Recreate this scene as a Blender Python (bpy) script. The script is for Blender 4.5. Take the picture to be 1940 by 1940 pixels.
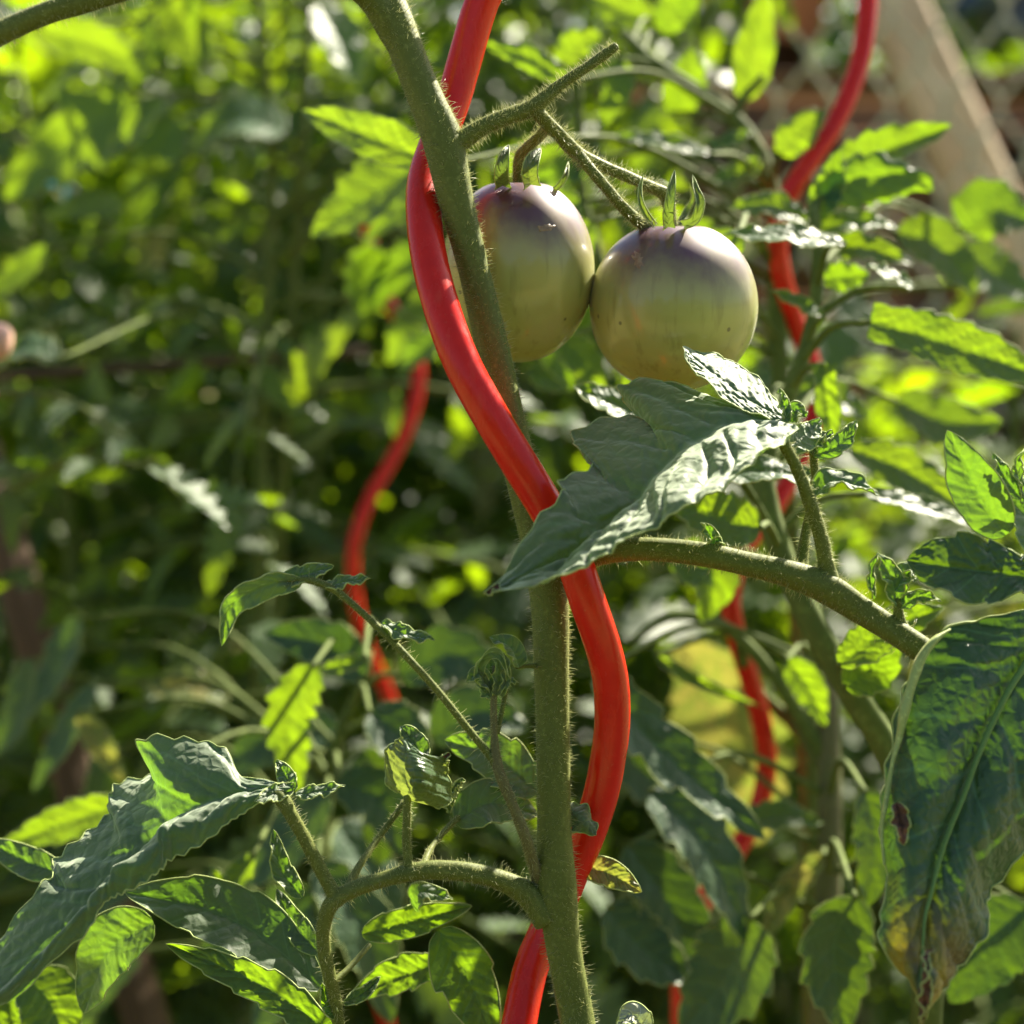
import bpy, math, random
import numpy as np
from mathutils import Matrix, Vector, Euler

for o in list(bpy.data.objects): bpy.data.objects.remove(o)
S = bpy.context.scene
C = S.collection
rng = np.random.default_rng(7)
R = random.Random(11)
rad = math.radians

# ------------------------------------------------------------------ camera
F = 0.40                    # focus distance (m)
WID = 0.25                  # width of the view at the focus distance (m)
PITCH = 10.0
FOCUS = np.array([0.0, 0.0, 1.0])
cp, sp = math.cos(rad(PITCH)), math.sin(rad(PITCH))
CX = np.array([1.0, 0, 0]); CY = np.array([0, sp, cp]); CZ = np.array([0, -cp, sp])   # camera axes
CAM = FOCUS + CZ * F
cam_d = bpy.data.cameras.new('camera'); cam = bpy.data.objects.new('camera', cam_d); C.objects.link(cam)
cam.matrix_world = Matrix(((CX[0], CY[0], CZ[0], CAM[0]), (CX[1], CY[1], CZ[1], CAM[1]), (CX[2], CY[2], CZ[2], CAM[2]), (0, 0, 0, 1)))
cam_d.sensor_width = 36; cam_d.lens = 36 * F / WID
cam_d.clip_start = 0.01; cam_d.clip_end = 400
cam_d.dof.use_dof = True; cam_d.dof.focus_distance = F
cam_d.dof.aperture_fstop = cam_d.lens / 6.6
S.camera = cam

# ------------------------------------------------------------------ world, sun, exposure
SUN_EL, SUN_AZ = rad(39), rad(36)       # azimuth: from straight ahead (+Y) towards +X
w = bpy.data.worlds.new('World'); S.world = w; w.use_nodes = True
nt = w.node_tree; nt.nodes.clear()
sky = nt.nodes.new('ShaderNodeTexSky'); sky.sky_type = 'NISHITA'; sky.sun_disc = False
sky.air_density = 1.0; sky.dust_density = 2.0; sky.ozone_density = 0.6; sky.sun_elevation = SUN_EL; sky.sun_rotation = SUN_AZ
bg = nt.nodes.new('ShaderNodeBackground'); bg.inputs['Strength'].default_value = 0.05
wo = nt.nodes.new('ShaderNodeOutputWorld')
nt.links.new(sky.outputs[0], bg.inputs[0]); nt.links.new(bg.outputs[0], wo.inputs[0])
sd = np.array([math.sin(SUN_AZ) * math.cos(SUN_EL), math.cos(SUN_AZ) * math.cos(SUN_EL), math.sin(SUN_EL)])
sun_l = bpy.data.lights.new('sun', 'SUN'); sun_l.energy = 5.0; sun_l.angle = rad(0.5); sun_l.color = (1, 0.92, 0.74)
sun = bpy.data.objects.new('sun', sun_l); C.objects.link(sun)
sun.rotation_euler = Vector(sd).to_track_quat('Z', 'Y').to_euler(); sun.location = (0, 3, 4)
S.view_settings.view_transform = 'Standard'; S.view_settings.look = 'None'
S.view_settings.exposure = 1.95; S.view_settings.gamma = 1; S.view_settings.use_curve_mapping = False
S.render.engine = 'CYCLES'
cy = S.cycles
cy.max_bounces = 9; cy.diffuse_bounces = 5; cy.glossy_bounces = 3; cy.transmission_bounces = 6; cy.transparent_max_bounces = 8
cy.sample_clamp_indirect = 6; cy.use_denoising = True
cy.caustics_reflective = False; cy.caustics_refractive = False

# ------------------------------------------------------------------ points: (pixel of a 1940 px view, mm behind the focus plane)
def W(px, py, dz=0.0):
    d = F + dz / 1000.0
    s = WID * d / F / 1940.0
    return CAM + CX * ((px - 970) * s) + CY * ((970 - py) * s) - CZ * d
def pxm(dz=0.0): return WID * (F + dz / 1000.0) / F / 1940.0     # metres per pixel there
def Wl(pts): return np.array([W(*p) for p in pts])
def project(p):
    q = np.asarray(p) - CAM
    d = -(q @ CZ); s = WID * d / F / 1940.0
    return 970 + (q @ CX) / s, 970 - (q @ CY) / s, d

def resample(P, n):
    """Catmull-Rom through the rows of P at n even index parameters."""
    P = np.asarray(P, float); k = len(P)
    if k == 2:
        t = np.linspace(0, 1, n)[:, None]; return P[0] * (1 - t) + P[1] * t
    Q = np.vstack([2 * P[0] - P[1], P, 2 * P[-1] - P[-2]])
    t = np.linspace(0, k - 1, n); i = np.minimum(t.astype(int), k - 2); f = (t - i)[:, None]
    a, b, c, d = Q[i], Q[i + 1], Q[i + 2], Q[i + 3]
    return 0.5 * (2 * b + (c - a) * f + (2 * a - 5 * b + 4 * c - d) * f ** 2 + (3 * b - a - 3 * c + d) * f ** 3)
def resample_len(P, n):
    D = resample(P, max(60, n * 3)); L = np.r_[0, np.cumsum(np.linalg.norm(np.diff(D[:, :3], axis=0), axis=1))]
    t = np.linspace(0, L[-1], n)
    return np.stack([np.interp(t, L, D[:, j]) for j in range(D.shape[1])], 1)

# ------------------------------------------------------------------ objects
def thing(name, label, cat, loc, group=None):
    o = bpy.data.objects.new(name, None); C.objects.link(o)
    o.empty_display_size = 0.05
    o.location = loc; o['label'] = label; o['category'] = cat
    if group: o['group'] = group
    return o
def tag(o, label, cat, group=None):
    o['label'] = label; o['category'] = cat
    if group: o['group'] = group
    return o
def base_of(o):
    while o.parent: o = o.parent
    return np.array(o.location)
def mesh_of(name, V, Fc, mats, smooth=True, uv=None, mi=None):
    m = bpy.data.meshes.new(name)
    V = np.asarray(V, np.float32)
    if isinstance(Fc, np.ndarray):
        n, k = Fc.shape
        m.vertices.add(len(V)); m.vertices.foreach_set('co', V.ravel())
        m.loops.add(n * k); m.loops.foreach_set('vertex_index', Fc.astype(np.int32).ravel())
        m.polygons.add(n); m.polygons.foreach_set('loop_start', np.arange(0, n * k, k, dtype=np.int32))
        m.update(calc_edges=True)
    else:
        m.from_pydata([tuple(map(float, v)) for v in V], [], [tuple(map(int, f)) for f in Fc])
    for x in (mats if isinstance(mats, (list, tuple)) else [mats]): m.materials.append(x)
    if smooth: m.polygons.foreach_set('use_smooth', np.ones(len(m.polygons), bool))
    if uv is not None:
        l = m.uv_layers.new(name='UVMap'); vi = np.empty(len(m.loops), np.int32); m.loops.foreach_get('vertex_index', vi)
        l.data.foreach_set('uv', np.asarray(uv, np.float32)[vi].ravel())
    if mi is not None: m.polygons.foreach_set('material_index', np.asarray(mi, np.int32))
    m.update(); return m
def part(name, V, Fc, mats, parent, smooth=True, uv=None, mi=None, kind=None):
    """world-space vertices -> a mesh part under PARENT (all parts of a thing share its base as origin)"""
    o = bpy.data.objects.new(name, mesh_of(name, np.asarray(V) - base_of(parent), Fc, mats, smooth, uv, mi))
    C.objects.link(o); o.parent = parent
    if kind: o['kind'] = kind
    return o
def solid(name, V, Fc, mats, smooth=False, kind=None):
    c = np.asarray(V).mean(0); c[2] = np.asarray(V)[:, 2].min()
    o = bpy.data.objects.new(name, mesh_of(name, np.asarray(V) - c, Fc, mats, smooth)); o.location = c; C.objects.link(o)
    if kind: o['kind'] = kind
    return o

# ------------------------------------------------------------------ materials
def newmat(name):
    m = bpy.data.materials.new(name); m.use_nodes = True; t = m.node_tree
    return m, t, t.nodes['Principled BSDF'], t.nodes['Material Output']
def nd(t, typ, **kw):
    n = t.nodes.new(typ)
    for k, v in kw.items():
        if k in ('operation', 'blend_type', 'data_type', 'feature', 'noise_dimensions', 'clamp', 'interpolation_type'): setattr(n, k, v)
        else: n.inputs[k].default_value = v
    return n
def mth(t, op, a, b=None, c=None):
    n = t.nodes.new('ShaderNodeMath'); n.operation = op
    for i, x in enumerate((a, b, c)):
        if x is None: continue
        if isinstance(x, (int, float)): n.inputs[i].default_value = x
        else: t.links.new(x, n.inputs[i])
    return n.outputs[0]
def mixc(t, f, a, b, mode='MIX'):
    n = t.nodes.new('ShaderNodeMix'); n.data_type = 'RGBA'; n.blend_type = mode
    for i, x in ((0, f), (6, a), (7, b)):
        if isinstance(x, (int, float)): n.inputs[i].default_value = x
        elif isinstance(x, tuple): n.inputs[i].default_value = (*x, 1)
        else: t.links.new(x, n.inputs[i])
    return n.outputs[2]
def ss(t, x, a, b):
    n = t.nodes.new('ShaderNodeMapRange'); n.interpolation_type = 'SMOOTHSTEP'
    t.links.new(x, n.inputs[0]); n.inputs[1].default_value = a; n.inputs[2].default_value = b
    return n.outputs[0]
def noise(t, vec, scale, detail=3.0, rough=0.5):
    n = t.nodes.new('ShaderNodeTexNoise'); n.inputs['Scale'].default_value = scale; n.inputs['Detail'].default_value = detail
    n.inputs['Roughness'].default_value = rough
    if vec is not None: t.links.new(vec, n.inputs['Vector'])
    return n.outputs[0]

def leaf_mat(name, top, under, trans, nlat=6.0, rough=0.36, spec=0.5, tfac=0.45, bump=0.6, blotch=0.0, blot_col=(0.09, 0.045, 0.02), yel=0.0, sheen=0.1, fine=True):
    m, t, p, out = newmat(name); L = t.links
    uv = t.nodes.new('ShaderNodeUVMap').outputs[0]
    tc = t.nodes.new('ShaderNodeTexCoord').outputs['Object']
    oi = t.nodes.new('ShaderNodeObjectInfo').outputs['Random']
    sx = t.nodes.new('ShaderNodeSeparateXYZ'); L.new(uv, sx.inputs[0]); u, v0 = sx.outputs[0], sx.outputs[1]
    av = mth(t, 'ABSOLUTE', mth(t, 'SUBTRACT', mth(t, 'MULTIPLY', v0, 2.0), 1.0))
    s = mth(t, 'SUBTRACT', mth(t, 'MULTIPLY', u, nlat), mth(t, 'MULTIPLY', av, 1.1))
    s = mth(t, 'ADD', s, mth(t, 'MULTIPLY', noise(t, tc, 60.0, 2), 0.55))
    dl = mth(t, 'ABSOLUTE', mth(t, 'SUBTRACT', mth(t, 'FRACT', s), 0.5))          # 0 on a lateral vein
    vl = mth(t, 'SUBTRACT', 1.0, ss(t, dl, 0.0, 0.07))
    vm = mth(t, 'SUBTRACT', 1.0, ss(t, av, 0.0, 0.05))
    vein = mth(t, 'MAXIMUM', vl, vm)
    n1 = noise(t, tc, 90.0, 3)
    if fine:
        vo = t.nodes.new('ShaderNodeTexVoronoi'); vo.feature = 'DISTANCE_TO_EDGE'; vo.inputs['Scale'].default_value = 330.0
        L.new(tc, vo.inputs['Vector'])
        net = mth(t, 'SUBTRACT', 1.0, ss(t, vo.outputs['Distance'], 0.0, 0.12))
        n3 = noise(t, tc, 1600.0, 2)
        h = mth(t, 'ADD', mth(t, 'MULTIPLY', ss(t, dl, 0.0, 0.3), 0.6), mth(t, 'MULTIPLY', ss(t, vo.outputs['Distance'], 0, 0.35), 0.5))
        h = mth(t, 'ADD', h, mth(t, 'MULTIPLY', n3, 0.18))
    else:
        net = None
        h = mth(t, 'ADD', mth(t, 'MULTIPLY', ss(t, dl, 0.0, 0.3), 0.6), mth(t, 'MULTIPLY', n1, 1.0))
    bp = t.nodes.new('ShaderNodeBump'); bp.inputs['Strength'].default_value = bump; bp.inputs['Distance'].default_value = 0.0006
    L.new(h, bp.inputs['Height'])
    bf = t.nodes.new('ShaderNodeNewGeometry').outputs['Backfacing']
    var = mth(t, 'ADD', mth(t, 'MULTIPLY', oi, 0.5), mth(t, 'MULTIPLY', n1, 0.6))
    topc = mixc(t, var, tuple(c * 0.75 for c in top), tuple(min(1, c * 1.25) for c in top))
    topc = mixc(t, mth(t, 'MULTIPLY', vein, 0.75), topc, tuple(min(1, c * 1.9 + 0.02) for c in top))
    undc = mixc(t, mth(t, 'MULTIPLY', vein, 0.5), under, tuple(min(1, c * 1.4 + 0.01) for c in under))
    col = mixc(t, bf, topc, undc)
    trc = mixc(t, var, (trans[0] * 0.75, trans[1] * 0.88, trans[2]), (min(1, trans[0] * 1.3), trans[1] * 1.08, trans[2]))
    trc = mixc(t, mth(t, 'MULTIPLY', vein, 0.6 if yel else 0.25), trc, (trans[0] * 0.5, trans[1] * 0.62, trans[2] * 0.6))
    if net is not None: trc = mixc(t, mth(t, 'MULTIPLY', net, 0.22), trc, (trans[0] * 0.5, trans[1] * 0.6, trans[2] * 0.6))
    if yel:
        col = mixc(t, mth(t, 'MULTIPLY', ss(t, noise(t, tc, 130, 5), 0.42, 0.62), yel), col, (0.32, 0.26, 0.07))
        trc = mixc(t, mth(t, 'MULTIPLY', ss(t, noise(t, tc, 130, 5), 0.42, 0.62), yel), trc, (0.50, 0.42, 0.08))
    if blotch:
        b = mth(t, 'MULTIPLY', ss(t, u, blotch - 0.12, blotch + 0.12), ss(t, noise(t, tc, 38, 3), 0.40, 0.50))
        y = mth(t, 'MULTIPLY', ss(t, u, blotch - 0.15, blotch + 0.2), ss(t, noise(t, tc, 55, 3), 0.45, 0.60))
        col = mixc(t, y, col, (0.25, 0.20, 0.02)); trc = mixc(t, y, trc, (0.5, 0.38, 0.02))
        col = mixc(t, b, col, blot_col); trc = mixc(t, b, trc, tuple(c * 0.7 for c in blot_col))
    L.new(col, p.inputs['Base Color']); p.inputs['Roughness'].default_value = rough
    p.inputs['Specular IOR Level'].default_value = spec
    p.inputs['Sheen Weight'].default_value = sheen; p.inputs['Sheen Roughness'].default_value = 0.5
    p.inputs['Sheen Tint'].default_value = (0.9, 1, 0.8, 1)
    L.new(bp.outputs[0], p.inputs['Normal'])
    tr = t.nodes.new('ShaderNodeBsdfTranslucent'); L.new(trc, tr.inputs[0]); L.new(bp.outputs[0], tr.inputs['Normal'])
    mx = t.nodes.new('ShaderNodeMixShader'); mx.inputs[0].default_value = tfac
    L.new(p.outputs[0], mx.inputs[1]); L.new(tr.outputs[0], mx.inputs[2]); L.new(mx.outputs[0], out.inputs[0])
    return m

def stem_mat(name, a, b, scale=900.0, rough=0.6, spot=0.25, bump=0.4, sheen=0.15):
    m, t, p, out = newmat(name)
    tc = t.nodes.new('ShaderNodeTexCoord').outputs['Object']
    n1 = noise(t, tc, scale, 3, 0.6); n2 = noise(t, tc, 60, 3)
    c = mixc(t, n2, a, b)
    c = mixc(t, mth(t, 'MULTIPLY', ss(t, n1, 0.5, 0.72), spot), c, tuple(min(1, x * 2.2 + 0.04) for x in b))
    t.links.new(c, p.inputs['Base Color']); p.inputs['Roughness'].default_value = rough
    p.inputs['Sheen Weight'].default_value = sheen; p.inputs['Sheen Roughness'].default_value = 0.35; p.inputs['Sheen Tint'].default_value = (1, 1, 0.6, 1); p.inputs['Specular IOR Level'].default_value = 0.25
    bp = t.nodes.new('ShaderNodeBump'); bp.inputs['Strength'].default_value = bump; bp.inputs['Distance'].default_value = 0.0003
    t.links.new(n1, bp.inputs['Height']); t.links.new(bp.outputs[0], p.inputs['Normal'])
    return m

LEAF = leaf_mat('leaf_fresh', (0.03, 0.085, 0.032), (0.075, 0.14, 0.06), (0.32, 0.54, 0.008), bump=0.5, tfac=0.42, rough=0.45)
LEAF_HERO = leaf_mat('leaf_near', (0.048, 0.095, 0.030), (0.09, 0.145, 0.05), (0.19, 0.40, 0.012), nlat=7.0, bump=0.5, rough=0.58, spec=1.0, tfac=0.36, sheen=1.0)
LEAF_SHADE = leaf_mat('leaf_shade', (0.026, 0.07, 0.024), (0.055, 0.105, 0.038), (0.24, 0.46, 0.008), bump=0.5, tfac=0.14, rough=0.5)  # shade put into the colour: darker, less translucent copy for low leaves
LEAF_SICK = leaf_mat('leaf_blighted', (0.028, 0.075, 0.032), (0.06, 0.11, 0.05), (0.14, 0.33, 0.012), nlat=8.0, blotch=0.76, blot_col=(0.07, 0.045, 0.02), bump=0.8, rough=0.5, tfac=0.13)
LEAF_YEL = leaf_mat('leaf_yellowing', (0.13, 0.18, 0.05), (0.18, 0.22, 0.08), (0.30, 0.38, 0.04), yel=0.6, bump=0.8, tfac=0.4)
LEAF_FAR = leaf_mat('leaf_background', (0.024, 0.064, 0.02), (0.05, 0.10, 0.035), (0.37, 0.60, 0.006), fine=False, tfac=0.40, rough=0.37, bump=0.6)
RIM = stem_mat('leaf_margin', (0.30, 0.38, 0.12), (0.38, 0.45, 0.16), spot=0.3)
STEM = stem_mat('stem_green', (0.07, 0.10, 0.014), (0.15, 0.17, 0.036), spot=0.25, bump=0.4)
STEM_P = stem_mat('stem_purplish', (0.12, 0.10, 0.05), (0.12, 0.14, 0.045))
STEM_FAR = stem_mat('stem_background', (0.07, 0.10, 0.025), (0.12, 0.16, 0.03), scale=200, rough=0.8, sheen=0.0)

def hair_mat():
    m, t, p, out = newmat('plant_hair')
    p.inputs['Base Color'].default_value = (0.55, 0.58, 0.33, 1); p.inputs['Roughness'].default_value = 0.35
    tr = t.nodes.new('ShaderNodeBsdfTranslucent'); tr.inputs[0].default_value = (0.75, 0.75, 0.45, 1)
    mx = t.nodes.new('ShaderNodeMixShader'); mx.inputs[0].default_value = 0.5
    t.links.new(p.outputs[0], mx.inputs[1]); t.links.new(tr.outputs[0], mx.inputs[2]); t.links.new(mx.outputs[0], out.inputs[0])
    return m
HAIR = hair_mat()

def plain(name, a, b, scale=40, rough=0.6, bump=0.3, dist=0.001, stretch=None, spec=0.5):
    m, t, p, out = newmat(name)
    tc = t.nodes.new('ShaderNodeTexCoord').outputs['Object']
    if stretch:
        mp = t.nodes.new('ShaderNodeMapping'); mp.inputs['Scale'].default_value = stretch; t.links.new(tc, mp.inputs[0]); tc = mp.outputs[0]
    n1 = noise(t, tc, scale, 5, 0.6)
    t.links.new(mixc(t, ss(t, n1, 0.3, 0.7), a, b), p.inputs['Base Color'])
    p.inputs['Roughness'].default_value = rough; p.inputs['Specular IOR Level'].default_value = spec
    bp = t.nodes.new('ShaderNodeBump'); bp.inputs['Strength'].default_value = bump; bp.inputs['Distance'].default_value = dist
    t.links.new(n1, bp.inputs['Height']); t.links.new(bp.outputs[0], p.inputs['Normal'])
    return m
RED = plain('red_plastic', (0.62, 0.016, 0.008), (0.68, 0.02, 0.009), scale=250, rough=0.3, bump=0.12, dist=0.0002)
def scuff(m, lo, hi, dust):
    t = m.node_tree; p = t.nodes['Principled BSDF']; tc = t.nodes.new('ShaderNodeTexCoord').outputs['Object']
    mp = t.nodes.new('ShaderNodeMapping'); mp.inputs['Scale'].default_value = (1, 1, 0.15); t.links.new(tc, mp.inputs[0])
    a = noise(t, mp.outputs[0], 260, 4, 0.6); b = noise(t, tc, 1100, 3, 0.6)
    mr = t.nodes.new('ShaderNodeMapRange'); t.links.new(a, mr.inputs[0]); mr.inputs[1].default_value = .35; mr.inputs[2].default_value = .7; mr.inputs[3].default_value = lo; mr.inputs[4].default_value = hi
    t.links.new(mr.outputs[0], p.inputs['Roughness'])
    c0 = p.inputs['Base Color'].links[0].from_socket
    f = mth(t, 'ADD', mth(t, 'MULTIPLY', ss(t, b, .62, .76), .25), mth(t, 'MULTIPLY', ss(t, a, .55, .75), .12))
    t.links.new(mixc(t, f, c0, dust), p.inputs['Base Color'])
RED.node_tree.nodes['Principled BSDF'].inputs['Specular IOR Level'].default_value = 0.32
scuff(RED, 0.16, 0.36, (0.60, 0.12, 0.07))
RED.node_tree.nodes['Principled BSDF'].inputs['Subsurface Weight'].default_value = 0.15
def scuff(m, lo, hi, dust):
    t = m.node_tree; p = t.nodes['Principled BSDF']; tc = t.nodes.new('ShaderNodeTexCoord').outputs['Object']
    mp = t.nodes.new('ShaderNodeMapping'); mp.inputs['Scale'].default_value = (1, 1, 0.15); t.links.new(tc, mp.inputs[0])
    a = noise(t, mp.outputs[0], 260, 4, 0.6); b = noise(t, tc, 1100, 3, 0.6)
    mr = t.nodes.new('ShaderNodeMapRange'); t.links.new(a, mr.inputs[0]); mr.inputs[1].default_value = .35; mr.inputs[2].default_value = .7; mr.inputs[3].default_value = lo; mr.inputs[4].default_value = hi
    t.links.new(mr.outputs[0], p.inputs['Roughness'])
    c0 = p.inputs['Base Color'].links[0].from_socket
    f = mth(t, 'ADD', mth(t, 'MULTIPLY', ss(t, b, .62, .76), .25), mth(t, 'MULTIPLY', ss(t, a, .55, .75), .12))
    t.links.new(mixc(t, f, c0, dust), p.inputs['Base Color'])
RED.node_tree.nodes['Principled BSDF'].inputs['Subsurface Radius'].default_value = (0.004, 0.0006, 0.0004)
def scuff(m, lo, hi, dust):
    t = m.node_tree; p = t.nodes['Principled BSDF']; tc = t.nodes.new('ShaderNodeTexCoord').outputs['Object']
    mp = t.nodes.new('ShaderNodeMapping'); mp.inputs['Scale'].default_value = (1, 1, 0.15); t.links.new(tc, mp.inputs[0])
    a = noise(t, mp.outputs[0], 260, 4, 0.6); b = noise(t, tc, 1100, 3, 0.6)
    mr = t.nodes.new('ShaderNodeMapRange'); t.links.new(a, mr.inputs[0]); mr.inputs[1].default_value = .35; mr.inputs[2].default_value = .7; mr.inputs[3].default_value = lo; mr.inputs[4].default_value = hi
    t.links.new(mr.outputs[0], p.inputs['Roughness'])
    c0 = p.inputs['Base Color'].links[0].from_socket
    f = mth(t, 'ADD', mth(t, 'MULTIPLY', ss(t, b, .62, .76), .25), mth(t, 'MULTIPLY', ss(t, a, .55, .75), .12))
    t.links.new(mixc(t, f, c0, dust), p.inputs['Base Color'])
RED.node_tree.nodes['Principled BSDF'].inputs['Specular IOR Level'].default_value = 0.32
scuff(RED, 0.16, 0.36, (0.60, 0.12, 0.07))
RED.node_tree.nodes['Principled BSDF'].inputs['Subsurface Scale'].default_value = 1.0
WOOD_PALE = plain('weathered_wood', (0.42, 0.30, 0.17), (0.55, 0.43, 0.27), scale=30, rough=0.8, stretch=(1, 1, 0.12))
WOOD_BROWN = plain('brown_wood', (0.10, 0.05, 0.025), (0.17, 0.09, 0.045), scale=25, rough=0.75, stretch=(0.1, 1, 1))
WOOD_DARK = plain('dark_wood', (0.07, 0.04, 0.02), (0.12, 0.07, 0.035), scale=30, rough=0.8, stretch=(1, 1, 0.1))
WIRE = plain('galvanised_wire', (0.50, 0.46, 0.36), (0.62, 0.58, 0.47), scale=120, rough=0.45)
SOIL = plain('garden_soil', (0.035, 0.022, 0.013), (0.07, 0.045, 0.027), scale=25, rough=0.95, bump=1, dist=0.02)
LAWN = plain('dry_lawn', (0.16, 0.17, 0.045), (0.30, 0.26, 0.09), scale=9, rough=0.95, bump=0.6, dist=0.02)
TERRA = plain('terracotta', (0.50, 0.22, 0.12), (0.58, 0.28, 0.17), scale=30, rough=0.8)
BLUE = plain('blue_grey_plastic', (0.13, 0.17, 0.24), (0.16, 0.20, 0.28), scale=30, rough=0.45)
CYAN = plain('turquoise_plastic', (0.05, 0.36, 0.42), (0.07, 0.42, 0.48), scale=60, rough=0.5)
SKIN = plain('skin', (0.58, 0.33, 0.25), (0.66, 0.40, 0.31), scale=300, rough=0.5, bump=0.15, dist=0.0003)
SKIN.node_tree.nodes['Principled BSDF'].inputs['Subsurface Weight'].default_value = 0.2
SKIN.node_tree.nodes['Principled BSDF'].inputs['Subsurface Radius'].default_value = (0.008, 0.003, 0.002)
NAIL = plain('nail', (0.70, 0.45, 0.38), (0.74, 0.50, 0.42), scale=100, rough=0.3)

# ------------------------------------------------------------------ tubes and hairs
def frames(P):
    T = np.gradient(P, axis=0); T /= np.linalg.norm(T, axis=1)[:, None] + 1e-12
    N = np.zeros_like(P); a = np.array([0, 0, 1.0]) if abs(T[0, 2]) < 0.9 else np.array([1.0, 0, 0])
    n = np.cross(T[0], a); n /= np.linalg.norm(n)
    for i in range(len(P)):
        n = n - T[i] * (n @ T[i]); n /= np.linalg.norm(n); N[i] = n
    return T, N, np.cross(T, N)
def tube_geo(P, r, seg=16, cap=True, wob=0.0):
    T, N, B = frames(P); k = len(P)
    a = np.linspace(0, 2 * np.pi, seg, endpoint=False)
    rr = np.asarray(r)[:, None] * np.ones((1, seg))
    if wob:
        s = np.linspace(0, 1, k)[:, None]
        rr = rr * (1 + wob * (np.sin(3 * a[None] + 17 * s + 1) * 0.6 + np.sin(5 * a[None] - 9 * s) * 0.3 + np.sin(40 * s + 2 * a[None]) * 0.4))
    V = P[:, None] + rr[..., None] * (np.cos(a)[None, :, None] * N[:, None] + np.sin(a)[None, :, None] * B[:, None])
    V = V.reshape(-1, 3); Q = []
    i = np.arange(k - 1)[:, None] * seg; j = np.arange(seg)[None]; j2 = (j + 1) % seg
    Q = np.stack([i + j, i + j2, i + seg + j2, i + seg + j], -1).reshape(-1, 4).tolist()
    if cap:
        V = np.vstack([V, P[0] - T[0] * r[0] * 0.4, P[-1] + T[-1] * r[-1] * 0.4]); c0, c1 = len(V) - 2, len(V) - 1; b = (k - 1) * seg
        for x in range(seg):
            y = (x + 1) % seg; Q.append([c0, y, x]); Q.append([c1, b + x, b + y])
    return V, Q
TUBES = {}
def stalk(name, pts, parent, mat, n=40, seg=16, wob=0.0, hairy=None, world=False):
    """pts: (px, py, dz, width_px) or, with world=True, (x, y, z, radius)"""
    if world: A = np.array(pts, float)
    else: A = np.array([[*W(p[0], p[1], p[2]), p[3] / 2 * pxm(p[2])] for p in pts])
    A = resample_len(A, n); P, r = A[:, :3], np.maximum(A[:, 3], 1e-4)
    V, Q = tube_geo(P, r, seg, True, wob)
    o = part(name, V, Q, mat, parent)
    if hairy is not None: TUBES.setdefault(hairy, []).append((P, r))
    return o
def hairs(tubes, parent, short_d, long_d, name='stem_hairs'):
    Vs = []; n_tot = 0
    for P, r in tubes:
        T, N, B = frames(P)
        seg = np.linalg.norm(np.diff(P, axis=0), axis=1) * 1000; area = seg * 2 * np.pi * (r[:-1] + r[1:]) / 2 * 1000
        cum = np.r_[0, np.cumsum(area)]
        vis = np.array([abs(project(p)[0] - 970) < 1150 and abs(project(p)[1] - 970) < 1150 for p in P])
        for dens, l0, l1, br, spread in ((short_d, 0.25, 0.8, 0.032, 0.6), (long_d, 1.0, 2.9, 0.058, 0.5)):
            k = int(cum[-1] * dens)
            if not k: continue
            t = rng.random(k) * cum[-1]; i = np.clip(np.searchsorted(cum, t) - 1, 0, len(seg) - 1); f = ((t - cum[i]) / area[i])[:, None]
            ok = vis[i]; i, f = i[ok], f[ok]; k = len(i)
            if not k: continue
            a = rng.random(k) * 2 * np.pi
            rd = np.cos(a)[:, None] * N[i] + np.sin(a)[:, None] * B[i]
            rr = r[i] * (1 - f[:, 0]) + r[np.minimum(i + 1, len(r) - 1)] * f[:, 0]
            b0 = P[i] * (1 - f) + P[i + 1] * f + rd * rr[:, None] * 0.97
            d = rd + rng.normal(0, spread * 0.45, (k, 3)); d /= np.linalg.norm(d, axis=1)[:, None]
            l = (l0 + (l1 - l0) * rng.random(k) ** 1.5)[:, None] / 1000
            mid = b0 + d * l * 0.55; tip = mid + (d + rng.normal(0, 0.28, (k, 3)) + [0, 0, -0.12]) * l * 0.45
            e1 = np.cross(d, T[i]); e1 /= np.linalg.norm(e1, axis=1)[:, None] + 1e-9; e2 = np.cross(d, e1)
            H = np.empty((k, 7, 3))
            for q in range(3):
                c, s = math.cos(q * 2.094), math.sin(q * 2.094)
                H[:, q] = b0 + (e1 * c + e2 * s) * br / 1000; H[:, 3 + q] = mid + (e1 * c + e2 * s) * br * 0.7 / 1000
            H[:, 6] = tip; Vs.append(H.reshape(-1, 3)); n_tot += k
    V = np.vstack(Vs)
    f = []
    for q in range(3):
        z = (q + 1) % 3; f += [[q, z, 3 + z], [q, 3 + z, 3 + q], [3 + q, 3 + z, 6]]
    Fc = (np.array(f)[None] + (np.arange(n_tot) * 7)[:, None, None]).reshape(-1, 3)
    return part(name, V, Fc, HAIR, parent, kind='stuff')

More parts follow.
